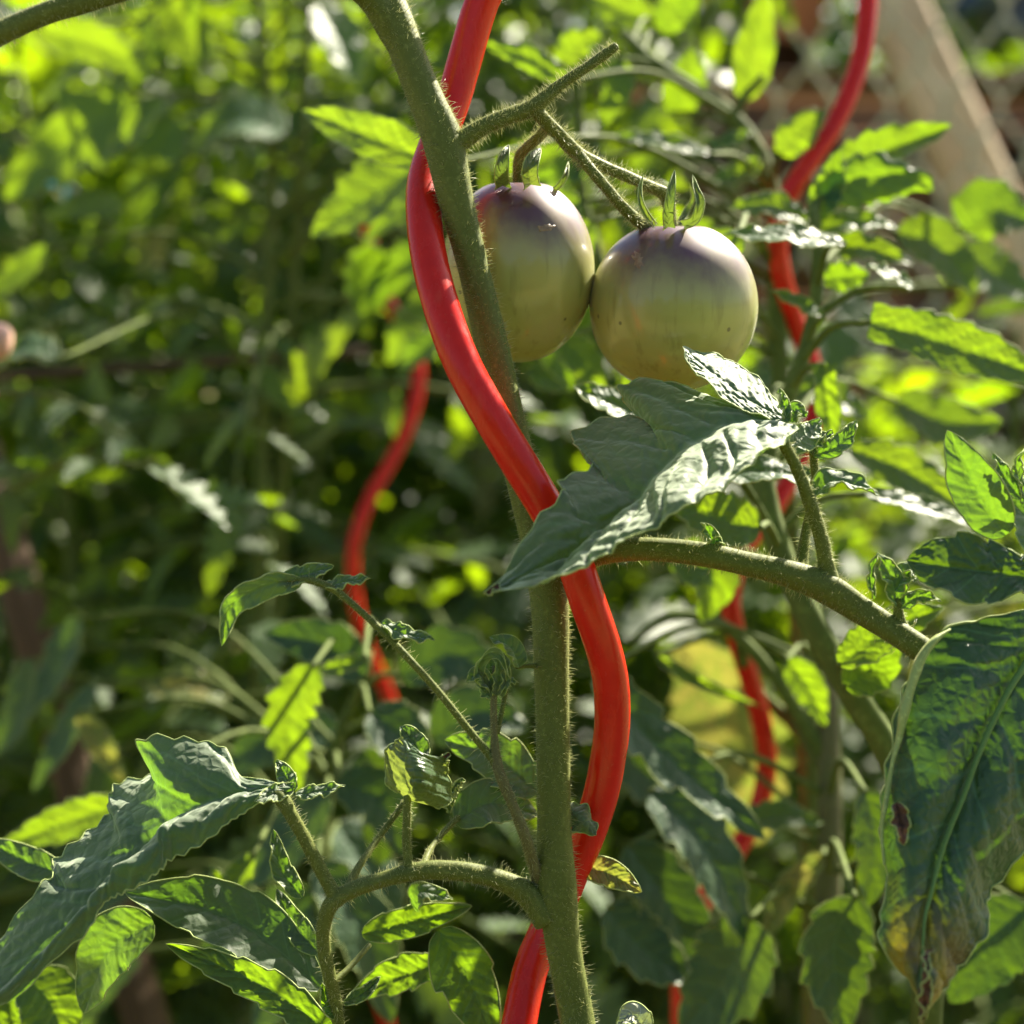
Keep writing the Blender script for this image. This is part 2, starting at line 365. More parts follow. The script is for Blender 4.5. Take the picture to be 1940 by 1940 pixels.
# ------------------------------------------------------------------ leaves
def leaf_geo(G, im, nlat=6.0, puff=0.0, wav=0.0, rim=0.0, seed=0, flip=False):
    """G: (nu, nv, 3) grid of the blade; column im is the midrib. Adds the pillowed relief between veins and a margin."""
    nu, nv = G.shape[:2]; rs = np.random.default_rng(seed)
    u = np.linspace(0, 1, nu)[:, None]
    v = np.where(np.arange(nv) <= im, (np.arange(nv) - im) / max(im, 1), (np.arange(nv) - im) / max(nv - 1 - im, 1))[None]
    Du = np.gradient(G, axis=0); Dv = np.gradient(G, axis=1)
    Nn = np.cross(Du, Dv); Nn /= np.linalg.norm(Nn, axis=2)[..., None] + 1e-12
    if flip: Nn = -Nn
    ph = rs.random(10) * 6.28
    s = u * nlat - np.abs(v) * 1.1 + 0.22 * np.sin(u * 11 + ph[6]) + 0.15 * np.sin(v * 5 + u * 17 + ph[7])
    q = 1 - np.exp(-(np.abs(np.sin(np.pi * (s - 0.5))) / 0.36) ** 2)
    h = puff * (q * np.minimum(1, np.abs(v) * 5) - 0.9 * np.exp(-(v / 0.055) ** 2))
    h = h + puff * 0.36 * (np.sin(u * 47 + v * 9 + ph[0]) * np.sin(v * 14 + u * 12 + ph[1]) + 0.6 * np.sin(u * 83 + ph[3]) * np.sin(v * 23 - u * 31 + ph[2]))
    h = h + wav * np.abs(v) ** 2 * (np.sin(u * 15 + ph[4] + v) + 0.5 * np.sin(u * 29 + ph[5] - v))
    h = h * np.clip(np.minimum(u, 1 - u) * 14, 0, 1)
    G = G + Nn * h[..., None]
    V = G.reshape(-1, 3); i = np.arange(nu - 1)[:, None] * nv; j = np.arange(nv - 1)[None]
    Q = np.stack([i + j, i + nv + j, i + nv + j + 1, i + j + 1], -1).reshape(-1, 4)
    if flip: Q = Q[:, ::-1]
    uv = np.stack([u + 0 * v, (v + 1) / 2 + 0 * u], -1).reshape(-1, 2)
    mi = np.zeros(len(Q), int); Q = Q.tolist()
    if rim > 0:
        for col in (0, nv - 1):
            E = G[:, col]; rr = rim * np.clip(np.linspace(0, 1, nu) * 8, 0.3, 1) * np.clip(np.linspace(1, 0, nu) * 8, 0.3, 1)
            d = np.linalg.norm(np.diff(E, axis=0), axis=1); keep = np.r_[True, d > 1e-6]
            if keep.sum() < 4: continue
            TV, TQ = tube_geo(E[keep], rr[keep], 5, False)
            b = len(V); V = np.vstack([V, TV]); Q += [[x + b for x in f] for f in TQ]; mi = np.r_[mi, np.ones(len(TQ), int)]
            uv = np.vstack([uv, np.full((len(TV), 2), 0.5)])
    return V, Q, uv, mi
def loft(name, rails, im, parent, mat, nu=80, nv=40, puff=0.5, wav=0.4, rim=0.22, nlat=6, seed=0, flip=False, tooth=None):
    """rails: control polylines of (px, py, dz) of equal index parameter, far edge first; im = rail that is the midrib"""
    A = np.stack([resample(Wl(r), nu) for r in rails], 1)              # nu, k, 3
    if tooth:
        t_ = np.linspace(0, 1, nu); sw = (t_ * tooth[0] + 0.25 * np.sin(t_ * 23 + seed)) % 1.0
        sw = tooth[1] * (1 - np.abs(2 * sw - 1)) * np.clip(np.minimum(t_, 1 - t_) * 10, 0, 1)
        A[:, 0] += (A[:, 0] - A[:, 1]) * sw[:, None]; A[:, -1] += (A[:, -1] - A[:, -2]) * sw[:, None]
    k = len(rails); G = np.stack([resample(A[i], nv) for i in range(nu)])
    c = round(im / (k - 1) * (nv - 1))
    V, Q, uv, mi = leaf_geo(G, c, nlat, puff / 1000, wav / 1000, rim / 1000, seed, flip)
    return part(name, V, Q, [mat, RIM], parent, uv=uv, mi=mi)
def prof(u, base=0.12, mx=0.38):
    """half width of a leaflet along its length, 0..1"""
    a = math.log(0.5) / math.log(mx); x = u ** a
    return np.sin(np.pi * x) ** 0.75 * (1 - base) + base * np.exp(-u * 18)
def teeth_of(u, n, amp, seed):
    rs = np.random.default_rng(seed); ph = rs.random() * 0.4
    s = (u ** 0.9 * n + ph) % 1.0
    return 1 - amp * (1 - s) ** 1.0 * (0.7 + 0.6 * rs.random()) * np.clip(u * 6, 0, 1) * np.clip((1 - u) * 5, 0, 1)
def ribbon(name, path, width, parent, mat, tilt=0.5, cup=0.15, teeth=(6, 0.22), nu=44, nv=13, puff=0.3, wav=0.6, rim=0.2, mx=0.38, base=0.12, seed=0, curl=0.0, nlat=6, skew=(1, 1), flip=None):
    """A leaflet along PATH (px, py, dz); WIDTH in px; TILT: metres away from the viewer per metre up across the blade"""
    A = resample_len(np.array([[*W(*p), p[2]] for p in path]), nu); P = A[:, :3]
    T = np.gradient(P, axis=0); T /= np.linalg.norm(T, axis=1)[:, None]
    S2 = np.cross(T, CZ); S2 /= np.linalg.norm(S2, axis=1)[:, None]             # across, in the picture plane
    up = np.sign((S2 @ CY)); up[up == 0] = 1
    if abs((S2 @ CY).mean()) < 0.3: up[:] = np.sign((S2 @ CX).mean()) or 1
    else: up[:] = np.sign((S2 @ CY).mean())
    S2 = S2 * up[:, None]                                                     # now points up (or right)
    X = S2 - CZ * tilt
    Nn = np.cross(X, T); Nn *= np.sign((Nn @ np.array([0, -0.3, 1.0])).mean() or 1)
    u = np.linspace(0, 1, nu); px0 = pxm(A[:, 3].mean())
    v = np.linspace(-1, 1, nv)
    w0 = prof(u, base, mx) * width / 2 * px0
    wl = w0 * teeth_of(u, teeth[0], teeth[1], seed) * skew[0]; wr = w0 * teeth_of(u, teeth[0], teeth[1], seed + 5) * skew[1]
    ww = np.where(v[None] < 0, wl[:, None], wr[:, None])
    wpix = ww / abs(math.hypot(1, 0))
    lat = v[None] * wpix
    z = np.abs(lat) * cup * 1.0 - curl * (np.abs(v[None]) ** 4) * wpix
    G = P[:, None] + X[:, None] * lat[..., None] + Nn[:, None] * z[..., None]
    Du = np.gradient(G, axis=0); Dv = np.gradient(G, axis=1); n0 = np.cross(Du, Dv).mean((0, 1))
    fl = (n0 @ np.array([0, -0.3, 1.0])) < 0 if flip is None else flip
    V, Q, uv, mi = leaf_geo(G, nv // 2, nlat, puff / 1000, wav / 1000, rim / 1000, seed, fl)
    return part(name, V, Q, [mat, RIM], parent, uv=uv, mi=mi)

# ------------------------------------------------------------------ ground and sky-side setting
def grid_sheet(x0, x1, y0, y1, n, z, amp, seed):
    rs = np.random.default_rng(seed); xs = np.linspace(x0, x1, n); ys = np.linspace(y0, y1, n)
    X, Y = np.meshgrid(xs, ys); Z = z + amp * rs.random(X.shape)
    V = np.stack([X, Y, Z], -1).reshape(-1, 3); i = np.arange(n - 1)[:, None] * n; j = np.arange(n - 1)[None]
    return V, np.stack([i + j, i + j + 1, i + n + j + 1, i + n + j], -1).reshape(-1, 4)
V, Q = grid_sheet(-150, 150, -150, 150, 40, -0.012, 0.0, 1); solid('ground', V, Q, LAWN, kind='structure')
V, Q = grid_sheet(-1.6, 1.6, -1.4, 1.25, 70, 0.004, 0.03, 2); solid('garden_bed_soil', V, Q, SOIL, smooth=True, kind='structure')

def box(c, s, rot=None, bev=0.0):
    """chamfered box, centre C, full size S, rotated by a 3x3 matrix"""
    s = np.asarray(s, float) / 2; b = min(bev, s.min() * 0.9); V = []; Fc = []
    if b <= 0:
        V = np.array([[x, y, z] for x in (-1, 1) for y in (-1, 1) for z in (-1, 1)]) * s
        Fc = [[0, 1, 3, 2], [4, 6, 7, 5], [0, 4, 5, 1], [2, 3, 7, 6], [0, 2, 6, 4], [1, 5, 7, 3]]
    else:
        idx = {}
        for x in (-1, 1):
            for y in (-1, 1):
                for z in (-1, 1):
                    for ax in range(3):
                        p = np.array([x, y, z]) * (s - b); p[ax] = (x, y, z)[ax] * s[ax]; idx[x, y, z, ax] = len(V); V.append(p)
        V = np.array(V)
        for ax in range(3):
            o1, o2 = (ax + 1) % 3, (ax + 2) % 3
            for g in (-1, 1):
                q = []
                for a, c2 in ((-1, -1), (1, -1), (1, 1), (-1, 1)):
                    k = [0, 0, 0]; k[ax] = g; k[o1] = a; k[o2] = c2; q.append(idx[(*k, ax)])
                Fc.append(q if g > 0 else q[::-1])
        for ax in range(3):
            o1, o2 = (ax + 1) % 3, (ax + 2) % 3
            for a in (-1, 1):
                for c2 in (-1, 1):
                    k0 = [0, 0, 0]; k0[o1] = a; k0[o2] = c2; k1 = list(k0); k0[ax] = -1; k1[ax] = 1
                    q = [idx[(*k0, o1)], idx[(*k1, o1)], idx[(*k1, o2)], idx[(*k0, o2)]]; Fc.append(q if a * c2 > 0 else q[::-1])
        for x in (-1, 1):
            for y in (-1, 1):
                for z in (-1, 1):
                    q = [idx[x, y, z, 0], idx[x, y, z, 1], idx[x, y, z, 2]]; Fc.append(q if x * y * z > 0 else q[::-1])
    if rot is not None: V = V @ np.asarray(rot).T
    return V + np.asarray(c), Fc
def rot(ax, a): return np.array(Matrix.Rotation(a, 3, ax))
def beam(p0, p1, wd, th):
    """prism from P0 to P1, WD wide across the view, TH deep"""
    p0, p1 = np.asarray(p0, float), np.asarray(p1, float); z = p1 - p0; L = np.linalg.norm(z); z /= L
    x = np.cross([0, 1.0, 0], z); x /= np.linalg.norm(x); y = np.cross(z, x)
    return box((p0 + p1) / 2, (wd, th, L), np.stack([x, y, z], 1), 0.006)
def ground_below(p, q):
    """continue the line from P through Q down to the ground"""
    p, q = np.asarray(p), np.asarray(q); d = q - p; d[2] = min(d[2], -0.01); return q + d * (q[2] / -d[2])

# chain-link fence across the back
FY = 1.30                                   # world y of the fence
fx0, fx1, fz1 = -0.95, 1.25, 1.55
fence = thing('chain_link_fence', 'sagging galvanised chain link fence behind the tomato bed', 'fence', (0.15, FY, 0))
cw, chh = 0.056, 0.094                      # half width pitch of a diamond, its height
nz = int(fz1 / (chh / 2)); zz = np.arange(nz + 1) * chh / 2 + 0.01
def wire_geo(side):
    P = []
    for i, z in enumerate(zz):
        s = (i + side) % 2
        for dz, k in ((-0.006, 0.93), (0.006, 0.93)):
            P.append([(-1 if s else 1) * cw / 4 * k * 1.06, (0.0022 if (i % 2) else -0.0022), z + dz])
    return tube_geo(np.array(P), np.full(len(P), 0.0027), 6, True)
wm = []
for sd_ in (0, 1):
    V, Q = wire_geo(sd_); wm.append(mesh_of('wire', V, Q, WIRE))
nw = int((fx1 - fx0) / (cw / 2))
for i in range(nw):
    o = bpy.data.objects.new('wire', wm[i % 2]); C.objects.link(o); o.parent = fence
    o.location = (fx0 + i * cw / 2 - 0.15, R.uniform(-0.001, 0.001), 0)
for x in (fx0 - 0.02, fx1 + 0.02):
    V, Q = tube_geo(np.array([[x, FY + 0.03, z] for z in np.linspace(0, 1.62, 6)]), np.full(6, 0.02), 14); part('post', V, Q, WIRE, fence)
V, Q = tube_geo(np.array([[x, FY + 0.006, 1.56 + 0.004 * math.sin(9 * x)] for x in np.linspace(fx0, fx1, 20)]), np.full(20, 0.0018), 6); part('tension_wire', V, Q, WIRE, fence)

# leaning beam and boards behind the fence
def at_y(px, py, y):                       # the point of that line of sight at world depth y
    d0 = W(px, py, 0) - CAM; return CAM + d0 * ((y - CAM[1]) / d0[1])
p0, p1 = at_y(1905, 470, FY + 0.12), at_y(1660, -60, FY + 0.34)
pg = p0 + (p0 - p1) * (p0[2] / (p1[2] - p0[2]))
V, Q = beam(pg, p1 + (p1 - p0) * 0.5, 0.066, 0.05); tag(solid('wooden_beam', V, Q, WOOD_PALE), 'pale weathered wooden beam leaning behind the chain link fence', 'beam')
YB = FY + 0.55; zt = at_y(1700, 118, YB)[2]
pile = thing('compost_bin', 'compost bin of dark brown horizontal boards behind the fence at right', 'compost bin', (0.75, YB, 0))
zb = 0.03; k = 0
while zb < zt - 0.02:
    hh = 0.095; V, Q = box((0.75 + R.uniform(-.02, .02), YB + R.uniform(-.004, .004), zb + hh / 2), (1.5, 0.022, hh), rot('Z', R.uniform(-.006, .006)) @ rot('Y', R.uniform(-.006, .006)), 0.003)
    part('plank', V, Q, WOOD_BROWN, pile); zb += hh + 0.032; k += 1
for xx in (0.03, 0.55, 1.0, 1.47):
    V, Q = box((xx, YB + 0.04, zt / 2), (.05, .05, zt), None, .004); part('post', V, Q, WOOD_DARK, pile)
for xx in (0.03, 1.47):
    z2 = 0.03
    while z2 < zt - 0.02:
        V, Q = box((xx, YB + 0.5, z2 + .0475), (.022, .86, .095), None, .003); part('plank', V, Q, WOOD_BROWN, pile); z2 += .127
z2 = 0.03
while z2 < zt - 0.02:
    V, Q = box((0.75, YB + 0.95, z2 + .0475), (1.5, .022, .095), None, .003); part('plank', V, Q, WOOD_BROWN, pile); z2 += .127
# bin behind
bn = at_y(1955, -10, FY + 1.5); bb = thing('wheeled_bin', 'blue grey plastic bin behind the fence at the top right corner', 'bin', (bn[0] + .2, bn[1], 0))
zc = at_y(1955, 62, FY + 1.5)[2]
V, Q = box((bn[0] + .2, bn[1], zc / 2 - 0.03), (.5, .5, zc - 0.06), None, .03); part('body', V, Q, WOOD_DARK, bb)
V, Q = box((bn[0] + .2, bn[1], zc + 0.10), (.58, .58, .2), None, .05); part('lid', V, Q, BLUE, bb)
# pot on a post behind the fence
pp = at_y(1492, 14, FY + 0.9)
pot = thing('flower_pot', 'salmon terracotta flower pot on a post beyond the fence top', 'pot', (pp[0], pp[1], 0))
def lathe(prof_, c, seg=28):
    a = np.linspace(0, 2 * np.pi, seg, endpoint=False); V = np.array([[r * math.cos(t) + c[0], r * math.sin(t) + c[1], z + c[2]] for r, z in prof_ for t in a])
    Q = [[i * seg + j, i * seg + (j + 1) % seg, (i + 1) * seg + (j + 1) % seg, (i + 1) * seg + j] for i in range(len(prof_) - 1) for j in range(seg)]
    return V, Q
V, Q = lathe([(.001, 0), (.05, 0), (.065, .1), (.075, .1), (.075, .125), (.062, .125), (.06, .10), (.001, .10)], (pp[0], pp[1], pp[2] - .05)); part('pot_body', V, Q, TERRA, pot)
V, Q = box((pp[0], pp[1], (pp[2] - .05) / 2), (.07, .07, pp[2] - .051), None, .004); part('post', V, Q, WOOD_DARK, pot)

# dark stake and cane at the left
a, b = W(-66, 760, 540), W(30, 1090, 520)
V, Q = beam(ground_below(a, b), a + (a - b) * 1.3, 0.022, 0.022); tag(solid('garden_stake', V, Q, WOOD_DARK), 'dark brown wooden garden stake leaning at the left edge', 'stake')
A = resample_len(np.array([W(-260, 722, 520), W(0, 712, 530), W(330, 690, 560), W(700, 665, 590)]), 24)
V, Q = tube_geo(A, np.full(24, 0.0032), 8, True, 0.05); cane = solid('bamboo_cane', V, Q, WOOD_DARK, smooth=True)
tag(cane, 'dull dark bamboo cane lying level through the leaves at left', 'cane')

# ------------------------------------------------------------------ red spiral stakes
def spiral(label, ctrl, wpx, extra_r=1.0, bottom=None):
    """ctrl: (px, py, dz); continued in helix down to the ground and up"""
    P = Wl(ctrl); r = wpx / 2 * pxm(np.mean([c[2] for c in ctrl]))
    D = resample_len(P, 160)
    turns = []
    a, b = D[-1], D[-1] - D[-12]; b /= np.linalg.norm(b)
    z = a[2]; amp = 0.018; k = 0
    step = 0.012; x = a.copy(); d = b.copy()
    while x[2] > 0.0 and k < 200:
        ph = k * step / 0.105 * math.pi * 0.9
        want = np.array([d[0] * math.cos(ph), 0.25 * math.sin(ph), -1.0]); want /= np.linalg.norm(want)
        x = x + want * step; turns.append(x.copy()); k += 1
    A = np.vstack([D] + ([np.array(turns)] if turns else []))
    A = resample_len(A, 260)
    V, Q = tube_geo(A, np.full(len(A), r), 24, True)
    o = solid('spiral_stake', V, Q, RED, smooth=True)
    return tag(o, label, 'plant stake', 'red spiral plant stakes')
spiral('thick red plastic spiral stake twisting round the near tomato stem',
       [(985, -160, 16), (952, -70, 16), (914, 0, 17), (884, 100, 18), (857, 195, 18), (826, 275, 15), (805, 340, 9), (803, 410, 2), (815, 500, -5), (842, 600, -11), (876, 690, -14), (925, 780, -15),
        (985, 880, -14), (1040, 970, -12), (1088, 1065, -11), (1117, 1150, -9), (1141, 1220, -6), (1157, 1290, -2), (1160, 1366, 2), (1152, 1436, 5), (1138, 1506, 8), (1115, 1577, 12), (1088, 1640, 15),
        (1060, 1710, 17), (1030, 1775, 17), (1005, 1835, 15), (985, 1930, 10), (972, 2010, 5)], 68)
spiral('red spiral stake rising up behind the two tomatoes towards the fence',
       [(1640, -160, 240), (1643, -60, 240), (1641, 40, 235), (1622, 140, 230), (1578, 240, 225), (1524, 320, 222), (1490, 380, 222), (1473, 450, 225), (1480, 520, 230), (1504, 600, 240), (1536, 690, 245), (1545, 770, 245), (1520, 860, 240),
        (1470, 955, 230), (1415, 1030, 225), (1385, 1120, 220), (1394, 1200, 222), (1425, 1300, 230), (1449, 1400, 238), (1451, 1470, 240), (1430, 1550, 240), (1390, 1620, 235), (1350, 1680, 228), (1318, 1740, 222), (1292, 1850, 220), (1290, 1960, 220)], 38)
spiral('thin red spiral stake half hidden in dark leaves left of the stem',
       [(708, 300, 470), (702, 340, 468), (698, 430, 470), (715, 530, 478), (762, 620, 488), (792, 700, 490), (778, 790, 485), (743, 870, 478), (708, 930, 470), (679, 1000, 465), (668, 1070, 465), (675, 1150, 468), (693, 1220, 475),
        (732, 1310, 485), (754, 1380, 488), (750, 1470, 485), (722, 1560, 478)], 27)

# ------------------------------------------------------------------ the near tomato plant
mp = thing('tomato_plant', 'tall hairy tomato plant in focus with the red spiral wound round it', 'tomato plant', (0.012, 0.0, 0.0))
stem_pts = [(650, -180, 4, 62), (700, -60, 3, 70), (740, 20, 0, 74), (772, 100, 0, 66), (813, 200, 0, 70), (840, 265, 0, 78), (856, 340, 0, 72), (870, 400, 0, 65), (896, 500, 0, 59), (920, 600, 0, 61), (944, 700, 0, 62),
            (965, 800, 0, 62), (990, 900, 0, 64), (1016, 1000, 0, 68), (1034, 1065, 0, 78), (1043, 1150, 0, 72), (1046, 1300, 0, 66), (1049, 1450, 0, 65), (1050, 1580, 0, 66), (1053, 1660, 0, 78), (1058, 1720, 0, 74), (1068, 1800, 0, 66), (1094, 1940, 0, 66), (1112, 2060, 0, 68)]
A = np.array([[*W(p[0], p[1], p[2]), p[3] / 2 * pxm(p[2])] for p in stem_pts])
low = [[A[-1][0] + 0.012 * (1 - t) + 0.01 * math.sin(5 * t), 0.02 * t, A[-1][2] * (1 - t), 0.0046 + 0.002 * t] for t in np.linspace(0.12, 1.0, 8)]
stalk('stem', np.vstack([A, low]), mp, STEM, n=170, seg=28, wob=0.05, hairy='main', world=True)
stalk('leaf_stalk', [(800, 150, 0, 26), (772, 105, 0, 50), (742, 50, -1, 60), (704, -2, -3, 54), (640, -45, -8, 46), (520, -75, -14, 42), (400, -62, -18, 41), (264, -27, -22, 41), (170, 0, -24, 42), (88, 24, -26, 42), (0, 63, -28, 42), (-120, 130, -30, 40)], mp, STEM, n=70, wob=0.05, hairy='main')
stalk('fruit_stalk', [(852, 275, 0, 52), (880, 262, 0, 38), (915, 240, 0, 32), (960, 222, 1, 31), (1000, 208, 2, 32), (1022, 194, 2, 30), (1060, 162, 3, 22), (1110, 128, 4, 19), (1150, 100, 5, 19), (1168, 87, 5, 16)], mp, STEM, n=60, wob=0.06, hairy='truss')
stalk('fruit_stalk', [(1012, 204, 2, 26), (1030, 226, 4, 26), (1058, 254, 7, 26), (1082, 280, 10, 27), (1105, 297, 12, 26), (1150, 318, 15, 22), (1200, 340, 19, 21), (1238, 356, 23, 22), (1258, 366, 25, 26), (1266, 384, 26, 24), (1270, 412, 26, 22), (1273, 432, 26, 22)], mp, STEM, n=60, wob=0.06, hairy='truss')
stalk('fruit_stalk', [(1092, 286, 11, 22), (1112, 312, 10, 21), (1145, 352, 10, 21), (1180, 392, 12, 22), (1205, 416, 16, 23), (1228, 432, 22, 22)], mp, STEM, n=40, wob=0.06, hairy='truss')
stalk('fruit_stalk', [(1040, 238, 6, 22), (1022, 258, 12, 20), (1000, 280, 18, 22), (985, 300, 24, 24), (982, 350, 27, 22)], mp, STEM, n=30, wob=0.06, hairy='truss')
stalk('side_branch', [(1040, 1092, 0, 66), (1080, 1062, -2, 58), (1120, 1050, -4, 50), (1160, 1043, -6, 46), (1225, 1040, -8, 45), (1290, 1045, -9, 45), (1350, 1054, -10, 46), (1420, 1070, -11, 47), (1480, 1083, -12, 50), (1540, 1102, -12, 58), (1580, 1122, -12, 60), (1625, 1152, -12, 52), (1680, 1187, -13, 50), (1725, 1217, -14, 50), (1765, 1245, -15, 50), (1850, 1310, -18, 50), (1990, 1420, -24, 48)], mp, STEM, n=90, seg=22, wob=0.04, hairy='main')
stalk('leaf_stalk', [(1574, 1120, -12, 50), (1567, 1080, -12, 34), (1558, 1030, -13, 29), (1545, 985, -14, 27), (1532, 945, -15, 26), (1517, 905, -16, 24), (1500, 868, -17, 22), (1484, 838, -18, 22), (1478, 815, -18, 16)], mp, STEM, n=50, wob=0.05, hairy='fine')
stalk('leaf_stalk', [(1518, 1085, -8, 30), (1521, 1050, -6, 22), (1528, 1000, -4, 18), (1538, 950, -3, 16), (1543, 900, -3, 15), (1541, 862, -3, 15), (1536, 835, -3, 10)], mp, STEM, n=40, wob=0.05, hairy='fine')
stalk('leaf_stalk', [(1040, 1735, 0, 70), (1005, 1698, -1, 50), (960, 1672, -3, 40), (900, 1655, -5, 37), (830, 1648, -6, 37), (780, 1652, -7, 33), (720, 1668, -8, 30), (670, 1685, -9, 31), (632, 1708, -9, 32), (615, 1745, -8, 29), (613, 1790, -7, 26), (622, 1840, -6, 26), (634, 1890, -4, 24), (645, 1960, -2, 22)], mp, STEM, n=80, seg=20, wob=0.04, hairy='main')
stalk('leaf_stalk', [(644, 1712, -9, 34), (625, 1680, -9, 27), (598, 1630, -10, 25), (572, 1580, -11, 25), (552, 1545, -12, 26), (535, 1515, -12, 30), (520, 1500, -12, 22)], mp, STEM, n=40, wob=0.04, hairy='fine')
stalk('leaf_stalk', [(778, 1660, -7, 34), (773, 1630, -7, 19), (770, 1590, -7, 16), (771, 1550, -7, 16), (772, 1508, -7, 15)], mp, STEM, n=30, hairy='fine')
stalk('leaf_stalk', [(656, 1690, -6, 20), (678, 1645, 0, 14), (715, 1590, 8, 12), (768, 1518, 14, 12)], mp, STEM, n=30, hairy='fine')
stalk('leaf_stalk', [(795, 1660, -5, 18), (812, 1615, 4, 12), (835, 1583, 10, 11), (868, 1548, 16, 11)], mp, STEM, n=30, hairy='fine')
stalk('side_shoot', [(1022, 1668, 0, 30), (1008, 1630, -4, 24), (996, 1587, -8, 22), (972, 1527, -10, 20), (950, 1475, -11, 21), (940, 1438, -11, 20), (936, 1390, -11, 14), (935, 1345, -11, 13), (936, 1300, -11, 12), (936, 1262, -11, 7)], mp, STEM_P, n=60, wob=0.04, hairy='main')
stalk('leaf_stalk', [(945, 1458, -11, 18), (925, 1428, -11, 15), (890, 1385, -12, 14), (840, 1322, -13, 14), (790, 1265, -14, 14), (740, 1212, -14, 14), (690, 1164, -14, 13), (640, 1122, -14, 13), (605, 1104, -14, 14), (575, 1098, -14, 12), (545, 1100, -14, 7)], mp, STEM, n=70, hairy='fine')
stalk('leaf_stalk', [(942, 1390, -10, 9), (950, 1350, -9, 9), (958, 1310, -8, 9), (962, 1280, -8, 6)], mp, STEM, n=24, hairy='fine')
stalk('leaf_stalk', [(1030, 1262, 0, 14), (1000, 1262, -4, 8), (978, 1264, -8, 7)], mp, STEM, n=14)
stalk('leaf_stalk', [(1704, 1185, -13, 30), (1702, 1160, -14, 20), (1700, 1135, -15, 14)], mp, STEM, n=16, hairy='fine')
stalk('leaf_stalk', [(748, 1228, -14, 12), (752, 1212, -14, 8), (756, 1202, -14, 6)], mp, STEM, n=10)
stalk('leaf_stalk', [(628, 1862, -6, 14), (660, 1835, -2, 11), (700, 1790, 6, 10)], mp, STEM, n=20)

def dz_on(pts, z0, zm, z1):
    n = len(pts); return [(p[0], p[1], (z0 + (zm - z0) * min(1, 2 * i / (n - 1)) if i < (n - 1) / 2 else zm + (z1 - zm) * (2 * i / (n - 1) - 1))) for i, p in enumerate(pts)]
far = [(1490, 802), (1440, 792), (1361, 761), (1300, 740), (1240, 727), (1184, 736), (1196, 768), (1226, 797), (1160, 799), (1093, 826), (1102, 858), (1127, 885), (1062, 919), (1066, 944), (1018, 992), (960, 1088), (925, 1120)]
mid = [(1500, 806), (1465, 796), (1421, 790), (1385, 797), (1350, 811), (1315, 828), (1290, 845), (1268, 868), (1240, 892), (1220, 920), (1203, 945), (1175, 970), (1140, 1005), (1111, 1030), (1075, 1055), (1000, 1094), (927, 1121)]
fold = [(1512, 810), (1488, 830), (1463, 845), (1428, 855), (1393, 877), (1370, 902), (1330, 918), (1287, 930), (1255, 944), (1240, 965), (1199, 986), (1167, 1002), (1143, 1021), (1111, 1042), (1060, 1084), (988, 1106), (929, 1122)]
flap = [(1514, 812), (1490, 836), (1470, 853), (1442, 863), (1415, 888), (1378, 924), (1342, 942), (1305, 958), (1265, 985), (1248, 998), (1210, 1013), (1182, 1030), (1150, 1052), (1118, 1070), (1062, 1098), (1005, 1113), (931, 1123)]
zf = [-12, -8, -3, 2, 5, 6, 4, 0, 0, -3, -8, -14, -20, -24, -27, -31, -33]
zm_ = [-15, -14, -14, -15, -16, -17, -18, -19, -20, -22, -23, -25, -27, -29, -31, -33, -34]
zo = [-16, -20, -24, -28, -31, -33, -35, -36, -36, -36, -36, -36, -36, -36, -36, -36, -35]
def zz3(p, z): return [(a[0], a[1], q) for a, q in zip(p, z)]
def avg(p, q, dy): return [((a[0] + b[0]) / 2, (a[1] + b[1]) / 2 + dy) for a, b in zip(p, q)]
loft('leaflet', [zz3(far, zf), zz3(avg(far, mid, 3), [(a + b) / 2 - 2 for a, b in zip(zf, zm_)]), zz3(mid, zm_), zz3(avg(mid, fold, -4), [(a + b) / 2 for a, b in zip(zm_, zo)]), zz3(fold, zo), zz3(avg(fold, flap, 2), [z - 4.5 for z in zo]), zz3(flap, [z - 7 for z in zo])],
     2, mp, LEAF_HERO, nu=190, nv=84, puff=0.8, wav=0.0, rim=0.22, nlat=8, seed=3, tooth=(24, 0.16))
loft('leaflet', [dz_on([(1492, 780), (1462, 748), (1425, 713), (1387, 684), (1345, 675), (1296, 655)], -10, 4, 0), dz_on([(1488, 792), (1445, 772), (1400, 742), (1358, 710), (1322, 683), (1294, 656)], -13, -6, -4), dz_on([(1480, 800), (1440, 792), (1395, 770), (1345, 735), (1308, 695), (1293, 657)], -15, -12, -6)],
     1, mp, LEAF_HERO, nu=90, nv=44, puff=0.35, wav=0.5, rim=0.2, nlat=5, seed=24)
loft_tip = [(948, 1108, -36), (934, 1120, -37), (918, 1127, -36)]
f2 = [(548, 1488), (500, 1480), (450, 1471), (419, 1422), (345, 1406), (271, 1408), (280, 1440), (292, 1470), (229, 1494), (209, 1520), (211, 1549), (165, 1588), (107, 1635), (106, 1661), (77, 1689), (0, 1784), (-60, 1850)]
m2 = [(550, 1492), (510, 1496), (475, 1500), (440, 1506), (400, 1515), (365, 1528), (335, 1545), (308, 1565), (285, 1590), (262, 1615), (240, 1642), (210, 1675), (180, 1705), (150, 1740), (110, 1780), (40, 1845), (-50, 1900)]
o2 = [(553, 1496), (515, 1503), (480, 1512), (445, 1524), (410, 1545), (372, 1562), (330, 1568), (304, 1580), (298, 1605), (265, 1630), (222, 1645), (205, 1670), (180, 1700), (155, 1728), (85, 1808), (10, 1878), (-50, 1912)]
g2 = [(553, 1498), (517, 1508), (486, 1520), (455, 1540), (425, 1560), (385, 1592), (345, 1612), (312, 1628), (300, 1645), (270, 1668), (235, 1685), (215, 1695), (190, 1715), (160, 1765), (95, 1820), (30, 1888), (-40, 1920)]
